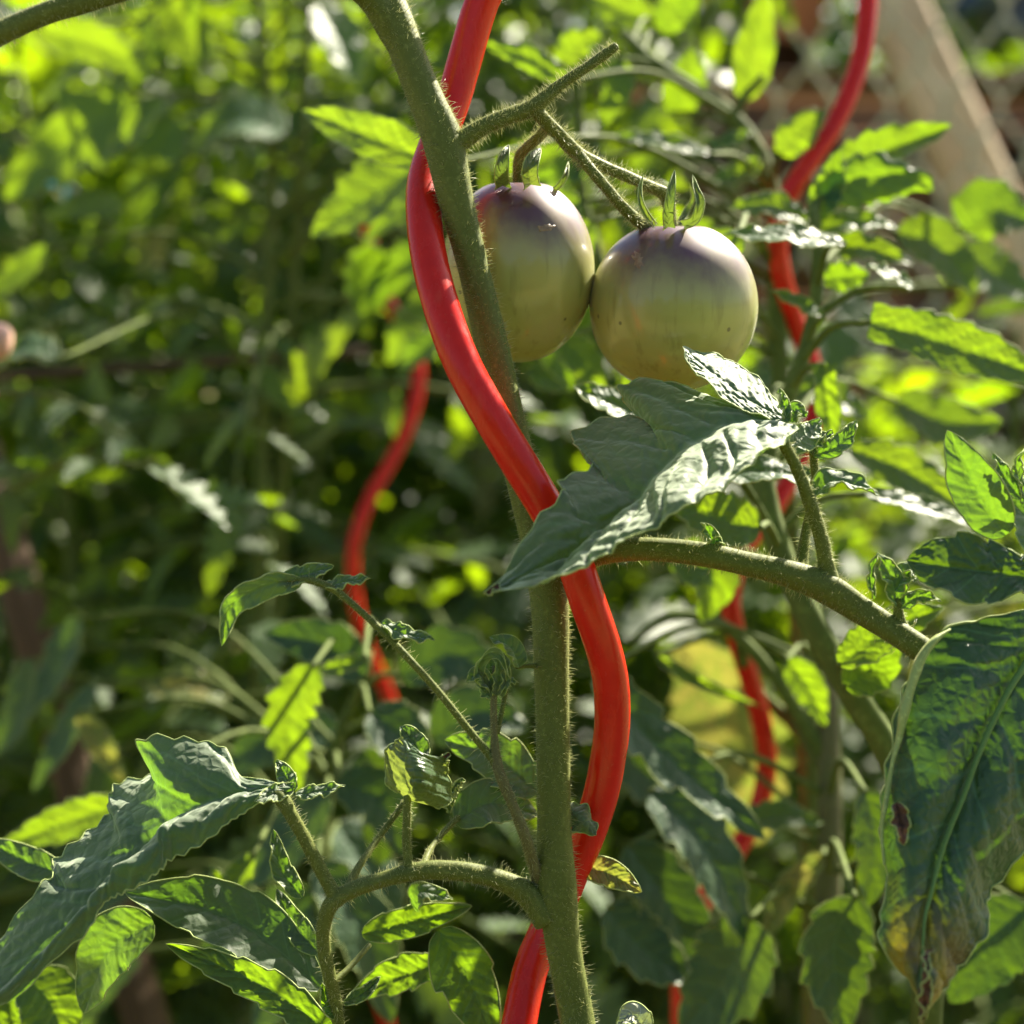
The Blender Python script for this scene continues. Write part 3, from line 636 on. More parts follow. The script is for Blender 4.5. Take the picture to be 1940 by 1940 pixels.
loft('leaflet', [dz_on(f2, -10, 12, -14), dz_on([((a[0] + b[0]) / 2, (a[1] + b[1]) / 2 + 2) for a, b in zip(f2, m2)], -12, 0, -18), dz_on(m2, -12, -8, -22), dz_on([((a[0] + b[0]) / 2, (a[1] + b[1]) / 2 - 2) for a, b in zip(m2, o2)], -12, -16, -24), dz_on(o2, -12, -21, -25), dz_on(g2, -11, -21, -24)],
     2, mp, LEAF_HERO, nu=170, nv=74, puff=0.65, wav=0.0, rim=0.22, nlat=8, seed=8, tooth=(26, 0.2))
l3 = [(1960, 1150), (1880, 1172), (1815, 1188), (1768, 1218), (1735, 1270), (1715, 1340), (1703, 1400), (1682, 1480), (1671, 1570), (1676, 1650), (1678, 1720), (1692, 1775), (1718, 1845), (1740, 1895)]
c3 = [(1990, 1190), (1960, 1230), (1935, 1270), (1910, 1310), (1880, 1370), (1850, 1440), (1825, 1510), (1800, 1570), (1780, 1630), (1765, 1690), (1752, 1740), (1748, 1800), (1746, 1850), (1742, 1900)]
r3 = [(2040, 1230), (2050, 1300), (2060, 1380), (2050, 1450), (2010, 1520), (1960, 1570), (1925, 1620), (1890, 1680), (1870, 1720), (1845, 1760), (1820, 1810), (1800, 1850), (1785, 1885), (1750, 1930)]
loft('leaflet', [dz_on(l3, -20, -27, -46), dz_on([((a[0] + b[0]) / 2, (a[1] + b[1]) / 2) for a, b in zip(l3, c3)], -20, -36, -50), dz_on(c3, -18, -34, -50), dz_on([((a[0] + b[0]) / 2, (a[1] + b[1]) / 2) for a, b in zip(c3, r3)], -16, -36, -50), dz_on(r3, -12, -28, -46)],
     2, mp, LEAF_SICK, nu=150, nv=70, puff=0.7, wav=1.6, rim=0.3, nlat=8, seed=12, tooth=(15, 0.12))
VEIN = stem_mat('leaf_vein', (0.10, 0.20, 0.05), (0.16, 0.27, 0.08), spot=0.1)
stalk('midrib', [(x_, y_, q_[2] - 1.4, w_) for (x_, y_), q_, w_ in zip(c3, dz_on(c3, -18, -34, -50), np.linspace(15, 4, len(c3)))], mp, VEIN, n=60, seg=8)
stalk('rolled_edge', [(1800, 1192, -24, 4), (1768, 1216, -27, 14), (1742, 1256, -28, 19), (1722, 1312, -29, 18), (1712, 1352, -30, 20), (1704, 1396, -30, 13), (1690, 1448, -31, 8), (1678, 1520, -32, 11), (1671, 1572, -33, 8), (1675, 1640, -36, 5)], mp, RIM, n=60, seg=10, wob=0.15)
DRY = plain('dry_leaf_tip', (0.07, .032, .018), (0.20, .09, .05), scale=250, rough=0.8)
ML = LEAF_HERO
def lf(path, width, mat=None, **k):
    lf.i += 1; k.setdefault('seed', 100 + lf.i)
    return ribbon('leaflet', path, width, k.pop('parent', mp), mat or ML, **k)
lf.i = 0
# beside the near lit leaf
lf(loft_tip, 16, DRY, teeth=(2, .1), tilt=.6, nu=14, nv=7, cup=.6)
lf([(1492, 800, -14), (1486, 770, -13), (1477, 735, -12)], 24, cup=.4, teeth=(2, .05), tilt=.2)
lf([(1498, 800, -13), (1508, 775, -12), (1528, 790, -12)], 34, teeth=(2, .1), tilt=.4)
lf([(1497, 848, -16), (1528, 825, -12), (1557, 796, -8)], 62, teeth=(3, .1), tilt=.1, flip=True)
lf([(1540, 862, -4), (1590, 842, -4), (1624, 796, -2)], 46, teeth=(4, .2), tilt=.2)
lf([(1540, 862, -4), (1553, 830, -3), (1580, 822, -2)], 24, teeth=(4, .3), tilt=.9)
lf([(1543, 940, -14), (1572, 914, -14), (1610, 916, -15), (1666, 938, -16)], 38, teeth=(1, .02), tilt=1.6, cup=.3)
lf([(1352, 1050, -9), (1345, 1015, -10), (1327, 990, -10)], 34, teeth=(2, .1), tilt=.5, cup=.5)
lf([(1345, 1050, -9), (1358, 1025, -10), (1372, 1035, -10)], 16, teeth=(1, .1), tilt=.5)
lf([(1702, 1150, -15), (1692, 1100, -15), (1663, 1048, -15)], 52, teeth=(2, .1), tilt=.3)
lf([(1696, 1120, -15), (1722, 1080, -14), (1732, 1105, -16)], 36, teeth=(2, .1), tilt=1.2)
lf([(1655, 1135, -13), (1649, 1085, -13), (1663, 1046, -14)], 16, teeth=(1, .1), tilt=.2)
lf([(1704, 1152, -15), (1740, 1130, -16), (1785, 1140, -18)], 30, teeth=(2, .1), tilt=.6)
# right hand edge leaves
lf([(2010, 1105, -24), (1920, 1090, -26), (1830, 1080, -26), (1718, 1062, -22)], 225, LEAF_SHADE, teeth=(5, .14), tilt=.4, puff=.6, wav=1.2, base=.4, nu=90, nv=40, mx=.62)
lf([(2010, 1080, -16), (1950, 985, -14), (1888, 922, -10)], 120, teeth=(3, .15), tilt=.4)
lf([(1905, 1014, -16), (1850, 930, -18), (1794, 815, -18)], 112, teeth=(1, .02), tilt=-.15, cup=.25, flip=True, puff=.15)
lf([(1935, 945, -16), (1905, 905, -16), (1881, 858, -16)], 36, teeth=(2, .1), tilt=.2)
lf([(1950, 960, -15), (1930, 905, -16), (1926, 868, -18), (1950, 848, -18)], 28, teeth=(2, .1), tilt=.6)
lf([(2080, 1180, 0), (2150, 960, 30), (2200, 740, 60)], 330, tilt=.6, nu=30, nv=11)  # this leaf and the next: added outside the frame to shade the blighted leaf
lf([(2080, 1250, 10), (2180, 1120, 50), (2260, 950, 90)], 330, tilt=.8, nu=30, nv=11)
lf([(1752, 1800, -51), (1750, 1850, -55), (1742, 1945, -52)], 62, DRY, teeth=(3, .25), tilt=.2, cup=.9, nu=30, nv=13, puff=.8, mx=.55, base=.5)
lf([(1698, 1520, -38), (1706, 1560, -39), (1712, 1602, -40)], 44, DRY, teeth=(3, .3), tilt=.1, cup=.2, nu=20, nv=9, puff=.5)
# upper left shoot leaf
lf([(572, 1100, -14), (505, 1108, -15), (438, 1148, -16), (420, 1224, -17)], 64, teeth=(3, .12), tilt=-.3, skew=(1, .8))
lf([(532, 1103, -14), (580, 1088, -13), (632, 1072, -12)], 46, teeth=(2, .25), tilt=.4)
lf([(612, 1114, -14), (650, 1104, -13), (702, 1096, -12)], 26, teeth=(2, .2), tilt=.9)
lf([(722, 1180, -13), (762, 1200, -14), (824, 1213, -15)], 30, teeth=(2, .12), tilt=1.0)
# bud cluster at the tip of the side shoot
for p_, w_, t_ in (([(932, 1315, -12), (906, 1272, -14), (922, 1240, -16), (950, 1242, -16), (966, 1285, -16)], 26, .5), ([(928, 1305, -12), (906, 1276, -14), (884, 1294, -15)], 32, .6), ([(984, 1264, -8), (968, 1226, -9), (926, 1206, -10)], 38, .7),
                   ([(940, 1318, -12), (946, 1275, -13), (938, 1236, -14)], 30, .2), ([(952, 1305, -11), (968, 1290, -12), (984, 1294, -13)], 14, .4), ([(930, 1322, -12), (914, 1308, -13), (908, 1292, -13)], 22, .3),
                   ([(950, 1320, -12), (960, 1270, -13), (955, 1235, -13)], 22, .2), ([(936, 1325, -10), (926, 1290, -10), (934, 1222, -9)], 28, .4)):
    lf(p_, w_, teeth=(2, .1), tilt=t_, nu=24, nv=9, cup=.5, puff=.15, rim=.09)
# curled cup leaf seen from beneath
loft('leaflet', [[(770, 1514, 2), (738, 1485, 6), (730, 1445, 6), (742, 1412, 2), (762, 1395, -2)], [(776, 1516, -5), (768, 1490, -8), (763, 1450, -9), (770, 1424, -8), (782, 1412, -6)], [(790, 1520, -8), (800, 1495, -14), (803, 1465, -14), (803, 1440, -11), (806, 1428, -9)], [(810, 1525, -2), (853, 1520, 4), (850, 1490, 4), (848, 1460, 0), (847, 1436, -3)]],
     1, mp, leaf_mat('leaf_curled', (0.05, 0.10, 0.04), (0.20, 0.22, 0.09), (0.32, 0.40, 0.05), nlat=7, bump=.6, tfac=.35), nu=50, nv=40, puff=.35, rim=.25, nlat=7, flip=True)
lf([(806, 1440, 4), (778, 1398, 6), (758, 1376, 8)], 50, teeth=(2, .05), tilt=.4)
lf([(838, 1440, -2), (846, 1434, -4), (852, 1426, -4)], 18, DRY, teeth=(2, .2), nu=12, nv=5)
# small leaves behind the fork
lf([(862, 1556, 16), (930, 1520, 18), (1020, 1545, 20)], 92, teeth=(4, .12), tilt=.6)
lf([(1020, 1500, 20), (930, 1430, 24), (842, 1402, 28)], 110, teeth=(4, .15), tilt=.4)
for k in range(5): lf([(850 + 4 * k, 1540 - 12 * k, 14), (846 + 6 * k, 1515 - 8 * k, 13), (862 + 5 * k, 1498 - 5 * k, 13)], 18, teeth=(2, .3), tilt=.4, nu=14, nv=7, cup=.6)
# lower left blades
lf([(606, 1872, 6), (510, 1785, 8), (400, 1725, 10), (236, 1690, 14)], 125, teeth=(4, .12), tilt=.75, mx=.45)
lf([(290, 1745, 16), (205, 1800, 18), (158, 1920, 20)], 130, teeth=(2, .08), tilt=.5)
lf([(632, 1960, -2), (520, 1880, -2), (420, 1832, 0), (314, 1788, 4)], 84, LEAF, teeth=(6, .22), tilt=.25)
lf([(50, 1850, 60), (95, 1900, 60), (130, 1990, 60)], 130, LEAF, teeth=(3, .1), tilt=.5)
lf([(-20, 1850, 70), (20, 1900, 70), (30, 1990, 70)], 90, LEAF, teeth=(3, .1), tilt=.3)
lf([(118, 1655, 30), (45, 1630, 32), (-30, 1590, 34)], 66, teeth=(2, .1), tilt=.4)
lf([(572, 1700, 12), (532, 1645, 14), (518, 1572, 16)], 44, teeth=(2, .1), tilt=.5)
lf([(604, 1806, 8), (552, 1745, 12), (524, 1684, 16)], 56, teeth=(2, .1), tilt=.3, flip=True)
lf([(556, 1500, -10), (540, 1468, -8), (524, 1440, -6)], 40, teeth=(2, .1), tilt=.3)
lf([(560, 1506, -12), (605, 1500, -10), (654, 1488, -8)], 26, teeth=(2, .1), tilt=.9)
lf([(556, 1496, -10), (515, 1505, -14), (482, 1518, -18)], 36, teeth=(2, .1), tilt=.8)
lf([(686, 1770, 20), (790, 1742, 24), (894, 1716, 28)], 72, LEAF, teeth=(3, .1), tilt=.1)
lf([(792, 1728, 22), (796, 1690, 22), (858, 1704, 24)], 34, teeth=(2, .1), tilt=.9)
lf([(832, 1762, 22), (885, 1850, 22), (940, 1980, 20)], 150, LEAF, teeth=(2, .15), tilt=.3, skew=(1, .8))
lf([(836, 1826, 30), (750, 1850, 32), (664, 1890, 34)], 80, LEAF, teeth=(4, .2), tilt=.4)
lf([(650, 1900, -4), (690, 1880, 0), (720, 1850, 4)], 30, LEAF, teeth=(2, .1), tilt=.2)
lf([(640, 1930, -4), (622, 1905, -4), (610, 1862, -4)], 30, LEAF, teeth=(2, .1), tilt=.2)
lf([(1098, 1640, 14), (1155, 1655, 14), (1216, 1690, 14)], 60, LEAF_YEL, teeth=(2, .05), tilt=.3)
lf([(1068, 1538, 2), (1100, 1545, 0), (1130, 1582, 0)], 58, LEAF_HERO, teeth=(1, .02), tilt=.5, cup=-.9, nu=24, nv=13)
lf([(1225, 1965, -6), (1198, 1922, -6), (1168, 1948, -8)], 44, leaf_mat('leaf_downy', (0.38, 0.40, 0.30), (0.35, 0.38, 0.28), (0.3, 0.4, 0.1), tfac=.25), teeth=(2, .1), tilt=.8, cup=.5)
stalk('leaf_stalk', [(1290, 2040, 0, 14), (1250, 1995, -3, 10), (1222, 1962, -6, 8)], mp, STEM, n=10)
hairs(TUBES['main'], mp, 2.4, 0.45); hairs(TUBES['truss'], mp, 4.0, 1.6); hairs(TUBES['fine'], mp, 3.0, 0.45)

# ------------------------------------------------------------------ the two tomatoes
def tomato_mat():
    m, t, p, out = newmat('tomato_skin'); L = t.links
    tc = t.nodes.new('ShaderNodeTexCoord').outputs['Object']
    sx = t.nodes.new('ShaderNodeSeparateXYZ'); L.new(tc, sx.inputs[0]); z = mth(t, 'DIVIDE', sx.outputs[2], 0.0205)
    mp_ = t.nodes.new('ShaderNodeMapping'); mp_.inputs['Scale'].default_value = (1, 1, 0.12); L.new(tc, mp_.inputs[0])
    st = noise(t, mp_.outputs[0], 330, 3, 0.55); n2 = noise(t, tc, 55, 4, 0.55)
    zz_ = mth(t, 'ADD', z, mth(t, 'ADD', mth(t, 'MULTIPLY', mth(t, 'SUBTRACT', st, 0.5), 0.12), mth(t, 'MULTIPLY', mth(t, 'SUBTRACT', n2, 0.5), 0.9)))
    pur = ss(t, zz_, 0.22, 0.86)
    base = mixc(t, n2, (0.33, 0.33, 0.08), (0.40, 0.41, 0.12))
    base = mixc(t, mth(t, 'MULTIPLY', ss(t, st, 0.52, 0.70), 0.45), base, (0.20, 0.20, 0.04))
    base = mixc(t, mth(t, 'MULTIPLY', ss(t, zz_, -0.1, 0.5), 0.5), base, (0.30, 0.25, 0.12))
    c = mixc(t, pur, base, (0.10, 0.034, 0.05))
    vo = t.nodes.new('ShaderNodeTexVoronoi'); vo.inputs['Scale'].default_value = 210; L.new(tc, vo.inputs['Vector'])
    rn = t.nodes.new('ShaderNodeSeparateColor'); L.new(vo.outputs['Color'], rn.inputs[0])
    sp_ = mth(t, 'MULTIPLY', mth(t, 'SUBTRACT', 1.0, ss(t, vo.outputs['Distance'], 0.07, 0.17)), ss(t, rn.outputs[0], 0.58, 0.60))
    sp_ = mth(t, 'MULTIPLY', sp_, ss(t, z, 0.15, -0.2))
    c = mixc(t, mth(t, 'MULTIPLY', sp_, 0.8), c, (0.04, 0.04, 0.012))
    L.new(c, p.inputs['Base Color'])
    p.inputs['Roughness'].default_value = 0.45; p.inputs['Coat Weight'].default_value = 0.6; p.inputs['Coat Roughness'].default_value = 0.13
    p.inputs['Subsurface Weight'].default_value = 0.45; p.inputs['Subsurface Radius'].default_value = (0.010, 0.008, 0.002); p.inputs['Subsurface Scale'].default_value = 1.0
    p.inputs['Sheen Weight'].default_value = 0.10; p.inputs['Sheen Tint'].default_value = (0.85, 0.85, 1, 1); p.inputs['Sheen Roughness'].default_value = 0.3
    return m
TOM = tomato_mat()
SCAR = plain('corky_scar', (0.22, 0.14, 0.07), (0.34, 0.23, 0.13), scale=700, rough=0.35, bump=0.5, dist=0.0004)
def tomato(label, c, hw, hh, scar, seed):
    """c: (px, py, dz) of the centre; half width and half height in px"""
    P = W(*c); s = pxm(c[2]); a, b = hw * s, hh * s
    o = thing('tomato', label, 'tomato', P, 'unripe tomatoes on the near plant')
    nu, nv = 72, 56; V = []
    for i in range(nv + 1):
        t = math.pi * i / nv; r = math.sin(t); z = math.cos(t)
        r2 = abs(r) ** 0.94; zz2 = np.sign(z) * abs(z) ** 1.0 - (0.10 * math.exp(-(r / 0.22) ** 2) if z > 0 else 0.0)
        for j in range(nu):
            f = 2 * math.pi * j / nu
            k = 1 + 0.012 * math.sin(5 * f + seed) * math.sin(t) * max(0, z + 0.4) + 0.006 * math.sin(3 * f + 2 * seed)
            V.append([a * r2 * k * math.cos(f), a * r2 * k * math.sin(f), b * zz2])
    Q = [[i * nu + j, i * nu + (j + 1) % nu, (i + 1) * nu + (j + 1) % nu, (i + 1) * nu + j] for i in range(nv) for j in range(nu)]
    Q = [q[::-1] for q in Q]
    part('fruit', np.array(V) + P, Q, TOM, o)
    # scar: a raised patch on the skin
    sx_, sy_, sw, sh = scar; rs = np.random.default_rng(seed); V = []; n = 9; mrad = 18
    X0 = (sx_ - c[0]) * s; Z0 = -(sy_ - c[1]) * s
    for i in range(n):
        q = i / (n - 1)
        for j in range(mrad):
            f = 2 * math.pi * j / mrad; k = 1 + 0.25 * math.sin(2 * f + seed) + 0.15 * math.sin(5 * f)
            x = X0 + math.cos(f) * q * k * sw * s; z = Z0 + math.sin(f) * q * k * sh * s
            y = -a * math.sqrt(max(0, 1 - (x / a) ** 2 - (z / b) ** 2)) * 1.0
            V.append([x, y - 0.0003 * (1 - q ** 2) - 0.00012 + 0.0008 * (q == 1) - 0.0002 * math.sin(7 * f) * q, z])
    Q = [[i * mrad + j, i * mrad + (j + 1) % mrad, (i + 1) * mrad + (j + 1) % mrad, (i + 1) * mrad + j] for i in range(n - 1) for j in range(mrad)]
    part('scar', np.array(V) + P, Q, SCAR, o)
    return o
tl = tomato('olive green tomato with purple shoulder, partly hidden behind the hairy stem', (980, 513, 27), 145, 173, (1032, 432, 15, 9), 1)
tr_ = tomato('olive green tomato with dark purple shoulder, resting above the sunlit leaf', (1275, 581, 26), 159, 160, (1200, 490, 13, 17), 4)
SEP = leaf_mat('sepal_green', (0.06, 0.10, 0.04), (0.08, 0.12, 0.05), (0.22, 0.34, 0.03), bump=.5, tfac=.25)
def sepal(par, path, w_, t_=.1, **k): return ribbon('sepal', path, w_, par, SEP, tilt=t_, cup=.5, teeth=(1, .02), nu=30, nv=9, puff=.08, wav=.05, rim=.16, base=.55, mx=.3, nlat=1, **k)
sepal(tr_, [(1240, 428, 14), (1226, 410, 9), (1214, 385, 7), (1212, 358, 8), (1219, 331, 10)], 27)
sepal(tr_, [(1266, 430, 12), (1266, 400, 6), (1271, 365, 5), (1278, 322, 8)], 45)
sepal(tr_, [(1296, 428, 14), (1316, 415, 10), (1326, 385, 9), (1318, 358, 11), (1312, 331, 14)], 40)
sepal(tr_, [(1284, 428, 36), (1300, 400, 40), (1312, 375, 40), (1306, 345, 38)], 27)
sepal(tl, [(952, 352, 14), (950, 325, 8), (955, 296, 8), (964, 274, 11)], 59)
sepal(tl, [(1006, 350, 12), (1003, 325, 6), (1010, 300, 7), (1024, 280, 12)], 67)
sepal(tl, [(1045, 364, 22), (1060, 352, 20), (1072, 332, 20), (1077, 306, 24)], 21)
sepal(tl, [(982, 350, 36), (985, 320, 40), (1000, 300, 40), (995, 280, 40)], 40)
for par in (tl, tr_):
    c0 = np.array(par.location) + [0, 0, (0.0212 if par is tl else 0.0192)]
    V, Q = lathe([(.0004, .0012), (.0022, .001), (.0042, -.0006), (.0052, -.003)], c0, 18); part('calyx', V, [q[::-1] for q in Q], SEP, par)

# ------------------------------------------------------------------ tomato plants a little farther back, with the leaves that read in the picture
def mid_plant(label, stem, base_dz=None, mat=None):
    """stem: (px, py, dz, width px) from top to bottom"""
    A = np.array([[*W(p[0], p[1], p[2]), p[3] / 2 * pxm(p[2])] for p in stem]); e = A[-1]; d = A[-1] - A[-2]
    foot = np.array([e[0] + d[0] * 0.6, e[1] + 0.02, 0.0])
    low = [[*(e[:3] * (1 - t) + foot * t), e[3] * (1 + 0.3 * t)] for t in np.linspace(0.15, 1, 6)] if e[2] > 0.05 else []
    o = thing('tomato_plant', label, 'tomato plant', foot, 'tomato plants further back')
    B = np.vstack([A, low]) if len(low) else A
    stalk('stem', B, o, mat or STEM_FAR, n=90, seg=12, wob=.04, world=True)
    o_pts = resample_len(B, 200)[:, :3]
    return o, o_pts
def ml(pl, path, dz, width, mat=None, attach=True, **k):
    """leaflet of a mid plant; path of (px, py[, extra mm]); its stalk runs to the plant's stem"""
    o, S_ = pl; P = [(p[0], p[1], dz + (p[2] if len(p) > 2 else 0)) for p in path]
    k.setdefault('teeth', (6, .2)); k.setdefault('nu', 36); k.setdefault('nv', 11)
    lf(P, width, mat or LEAF, parent=o, **k)
    if attach:
        b = W(*P[0]); j = np.argmin(np.linalg.norm(S_ - b, axis=1) + np.maximum(0, S_[:, 2] - b[2] + 0.01) * 2); q = S_[j]
        L = np.linalg.norm(q - b)
        if L > 0.004:
            m_ = (q + b) / 2 + np.array([0, 0.15 * L, 0.12 * L]); A = resample_len(np.vstack([q, m_, b]), 14)
            V, Q = tube_geo(A, np.linspace(0.0014, 0.0009, 14), 7); part('leaf_stalk', V, Q, STEM_FAR, o)

P1 = mid_plant('tomato plant with sunlit leaves in front of the fence, right of the tomatoes',
    [(1536, 385, 140, 14), (1545, 430, 140, 22), (1550, 500, 140, 24), (1542, 600, 138, 27), (1510, 710, 130, 30), (1462, 830, 125, 36), (1448, 930, 120, 44), (1500, 1100, 110, 50), (1602, 1290, 100, 56), (1700, 1460, 95, 56), (1760, 1700, 90, 58)])
ml(P1, [(1600, 462), (1480, 446), (1366, 446)], 95, 60, tilt=1.3, cup=.1)
ml(P1, [(1556, 372), (1640, 338), (1730, 340), (1768, 362)], 150, 125, tilt=.15, curl=.25)
ml(P1, [(1565, 340), (1670, 290), (1804, 238)], 165, 100, tilt=.5, cup=.45)
ml(P1, [(1648, 610), (1760, 640), (1880, 680), (2010, 730)], 100, 185, tilt=.3, teeth=(9, .15), mx=.4, base=.4)
ml(P1, [(1730, 545, 8), (1690, 525, 8), (1640, 500, 14)], 110, 40, tilt=1.4)
ml(P1, [(1560, 530), (1600, 525), (1648, 520)], 145, 74, tilt=.1)
ml(P1, [(1560, 600), (1510, 572), (1460, 550)], 125, 34, tilt=.6, teeth=(2, .05))
ml(P1, [(1540, 420), (1572, 350), (1590, 283)], 150, 76, tilt=0, cup=.3)
ml(P1, [(1545, 440), (1620, 420), (1700, 430)], 150, 60, tilt=.9)
ml(P1, [(1560, 470), (1640, 470), (1730, 500)], 165, 70, tilt=.5)
ml(P1, [(1530, 420), (1460, 390), (1380, 395)], 160, 70, tilt=.7)
ml(P1, [(1330, 905), (1450, 893), (1580, 912)], 55, 62, tilt=1.3)
ml(P1, [(1440, 1000), (1370, 985), (1270, 950)], 85, 130, LEAF, tilt=.4)
ml(P1, [(1560, 690), (1565, 750), (1580, 862)], 110, 105, tilt=.2, teeth=(3, .08), base=.5)
ml(P1, [(1612, 850), (1720, 895), (1862, 990)], 140, 105, tilt=.4)
ml(P1, [(1640, 935), (1760, 965), (1870, 1006)], 110, 46, tilt=1.4)
ml(P1, [(1590, 1260), (1680, 1195), (1790, 1150)], 60, 90, tilt=.6)
ml(P1, [(1600, 1300), (1660, 1260), (1690, 1180)], 75, 110, tilt=.2)
ml(P1, [(1700, 760), (1790, 800), (1900, 800)], 230, 120, tilt=.5)
ml(P1, [(1490, 740), (1560, 745), (1650, 790)], 180, 90, tilt=.7)
ml(P1, [(1830, 440), (1880, 400), (1960, 420)], 260, 150, tilt=.5)
ml(P1, [(1700, 440), (1780, 470), (1850, 560)], 240, 130, tilt=.4)
ml(P1, [(1820, 470), (1880, 520), (1960, 560)], 300, 140, tilt=.6)

P2 = mid_plant('tomato plant with a yellowing leaf low down behind the red stake',
    [(1540, 1150, 215, 24), (1562, 1250, 210, 32), (1570, 1400, 205, 42), (1572, 1560, 200, 46), (1566, 1750, 195, 50), (1560, 1950, 190, 54)], mat=STEM_P)
stalk('side_branch', [(1570, 1440, 205, 40), (1540, 1395, 205, 32), (1480, 1300, 205, 26), (1405, 1212, 205, 24), (1340, 1172, 205, 22), (1262, 1170, 205, 18), (1190, 1220, 205, 12)], P2[0], STEM_FAR, n=40, seg=10)
stalk('side_branch', [(1402, 1212, 205, 22), (1420, 1290, 235, 22), (1500, 1370, 240, 26), (1560, 1450, 215, 30)], P2[0], STEM_FAR, n=30, seg=10)
ml(P2, [(1290, 1215, 0), (1350, 1320, 10), (1440, 1600, 30)], 340, 290, LEAF_YEL, tilt=.15, teeth=(8, .32), mx=.5)
ml(P2, [(1130, 1270), (1240, 1410), (1450, 1590)], 130, 130, LEAF_SHADE, tilt=.7, teeth=(5, .35))
ml(P2, [(1240, 1240), (1320, 1290), (1440, 1338)], 190, 28, tilt=.2, teeth=(2, .05))
ml(P2, [(1490, 1250), (1530, 1300), (1565, 1375)], 170, 80, tilt=.1)
ml(P2, [(1230, 1500), (1330, 1600), (1420, 1790)], 150, 130, LEAF_SHADE, tilt=.8)
ml(P2, [(1400, 1560), (1480, 1545), (1560, 1560)], 180, 60, tilt=.8)
ml(P2, [(1560, 1620), (1500, 1680), (1440, 1790)], 180, 60, LEAF_YEL, tilt=.6)
ml(P2, [(1620, 1700), (1580, 1800), (1600, 1960)], 110, 190, LEAF_SHADE, tilt=.3)
ml(P2, [(1950, 1720), (1880, 1780), (1800, 1900)], 120, 170, LEAF_SHADE, tilt=.4)
ml(P2, [(1640, 1500), (1660, 1600), (1640, 1720)], 130, 120, LEAF_SHADE, tilt=.3)
ml(P2, [(1150, 1720), (1220, 1800), (1320, 1860)], 160, 130, LEAF_SHADE, tilt=.6)
ml(P2, [(1190, 1600), (1270, 1720), (1330, 1900)], 170, 150, LEAF_SHADE, tilt=.5)
ml(P2, [(1420, 1740), (1380, 1850), (1290, 1960)], 150, 190, LEAF_SHADE, tilt=.5)
ml(P2, [(1180, 1420), (1240, 1480), (1340, 1520)], 260, 130, LEAF_SHADE, tilt=.5)
ml(P2, [(1270, 1050), (1350, 1090), (1330, 1180)], 160, 120, tilt=.4)

P3 = mid_plant('tomato plant with thin upright stems between the two tomatoes and the fence',
    [(1180, 60, 260, 14), (1220, 105, 260, 24), (1320, 172, 255, 26), (1388, 215, 250, 26), (1440, 285, 245, 26), (1462, 350, 240, 28), (1470, 560, 240, 32), (1490, 900, 240, 36), (1530, 1400, 245, 40), (1540, 1950, 250, 44)])
stalk('side_branch', [(1388, 222, 250, 22), (1410, 185, 250, 18), (1445, 145, 250, 14)], P3[0], STEM_FAR, n=16, seg=8)
ml(P3, [(1478, 292), (1510, 252), (1562, 205)], 215, 84, tilt=.3, curl=.3)
ml(P3, [(1345, 292), (1250, 268), (1142, 258)], 200, 44, tilt=.9)
ml(P3, [(1412, 190), (1428, 100), (1450, -20)], 280, 95, tilt=.0, teeth=(3, .1))
ml(P3, [(1270, 215), (1300, 160), (1310, 90)], 270, 100, tilt=.1)
ml(P3, [(1072, 152), (1000, 108), (918, 84)], 190, 66, tilt=.25, curl=.2)
ml(P3, [(1060, 120), (1095, 85), (1140, 62)], 260, 78, tilt=.1)
ml(P3, [(1170, 110), (1168, 170), (1138, 242)], 250, 80, tilt=.1)
ml(P3, [(835, 312, -30), (700, 258, -20), (572, 208)], 150, 104, tilt=.15, teeth=(5, .1))
ml(P3, [(1262, 800), (1175, 772), (1085, 732)], 70, 84, tilt=1.0)
ml(P3, [(1440, 300), (1400, 330), (1340, 345)], 230, 60, tilt=.8)
ml(P3, [(1420, 250), (1370, 275), (1330, 270)], 240, 46, tilt=1.0)
ml(P3, [(1060, 640), (1110, 690), (1140, 760)], 180, 90, tilt=.2)
ml(P3, [(1000, 700), (1060, 720), (1130, 700)], 220, 70, tilt=.4)
ml(P3, [(1240, 40), (1180, 20), (1100, -20)], 300, 90, tilt=.2)
ml(P3, [(1250, 60), (1280, 20), (1330, -40)], 300, 90, tilt=.1)
ml(P3, [(1350, 420), (1290, 480), (1250, 560)], 260, 100, tilt=.4)
ml(P3, [(1110, 300), (1060, 330), (1010, 340)], 250, 80, tilt=.2)
for q_ in ([(1120, 420), (1060, 500), (1010, 640)], [(1100, 560), (1060, 640), (1080, 740)], [(1400, 440), (1320, 520), (1240, 640)], [(1360, 600), (1260, 650), (1180, 740)], [(1180, 480), (1230, 560), (1330, 620)], [(1100, 380), (1020, 420), (950, 520)]):
    ml(P3, q_, 110 + 30 * (lf.i % 4), 130, tilt=.5)  # extra leaves tucked behind the tomatoes to throw shade on the lower left
stalk('side_branch', [(1095, 130, 250, 14), (1100, 260, 250, 16), (1115, 420, 250, 18), (1230, 700, 245, 22), (1500, 1000, 240, 26)], P3[0], STEM_FAR, n=30, seg=8)

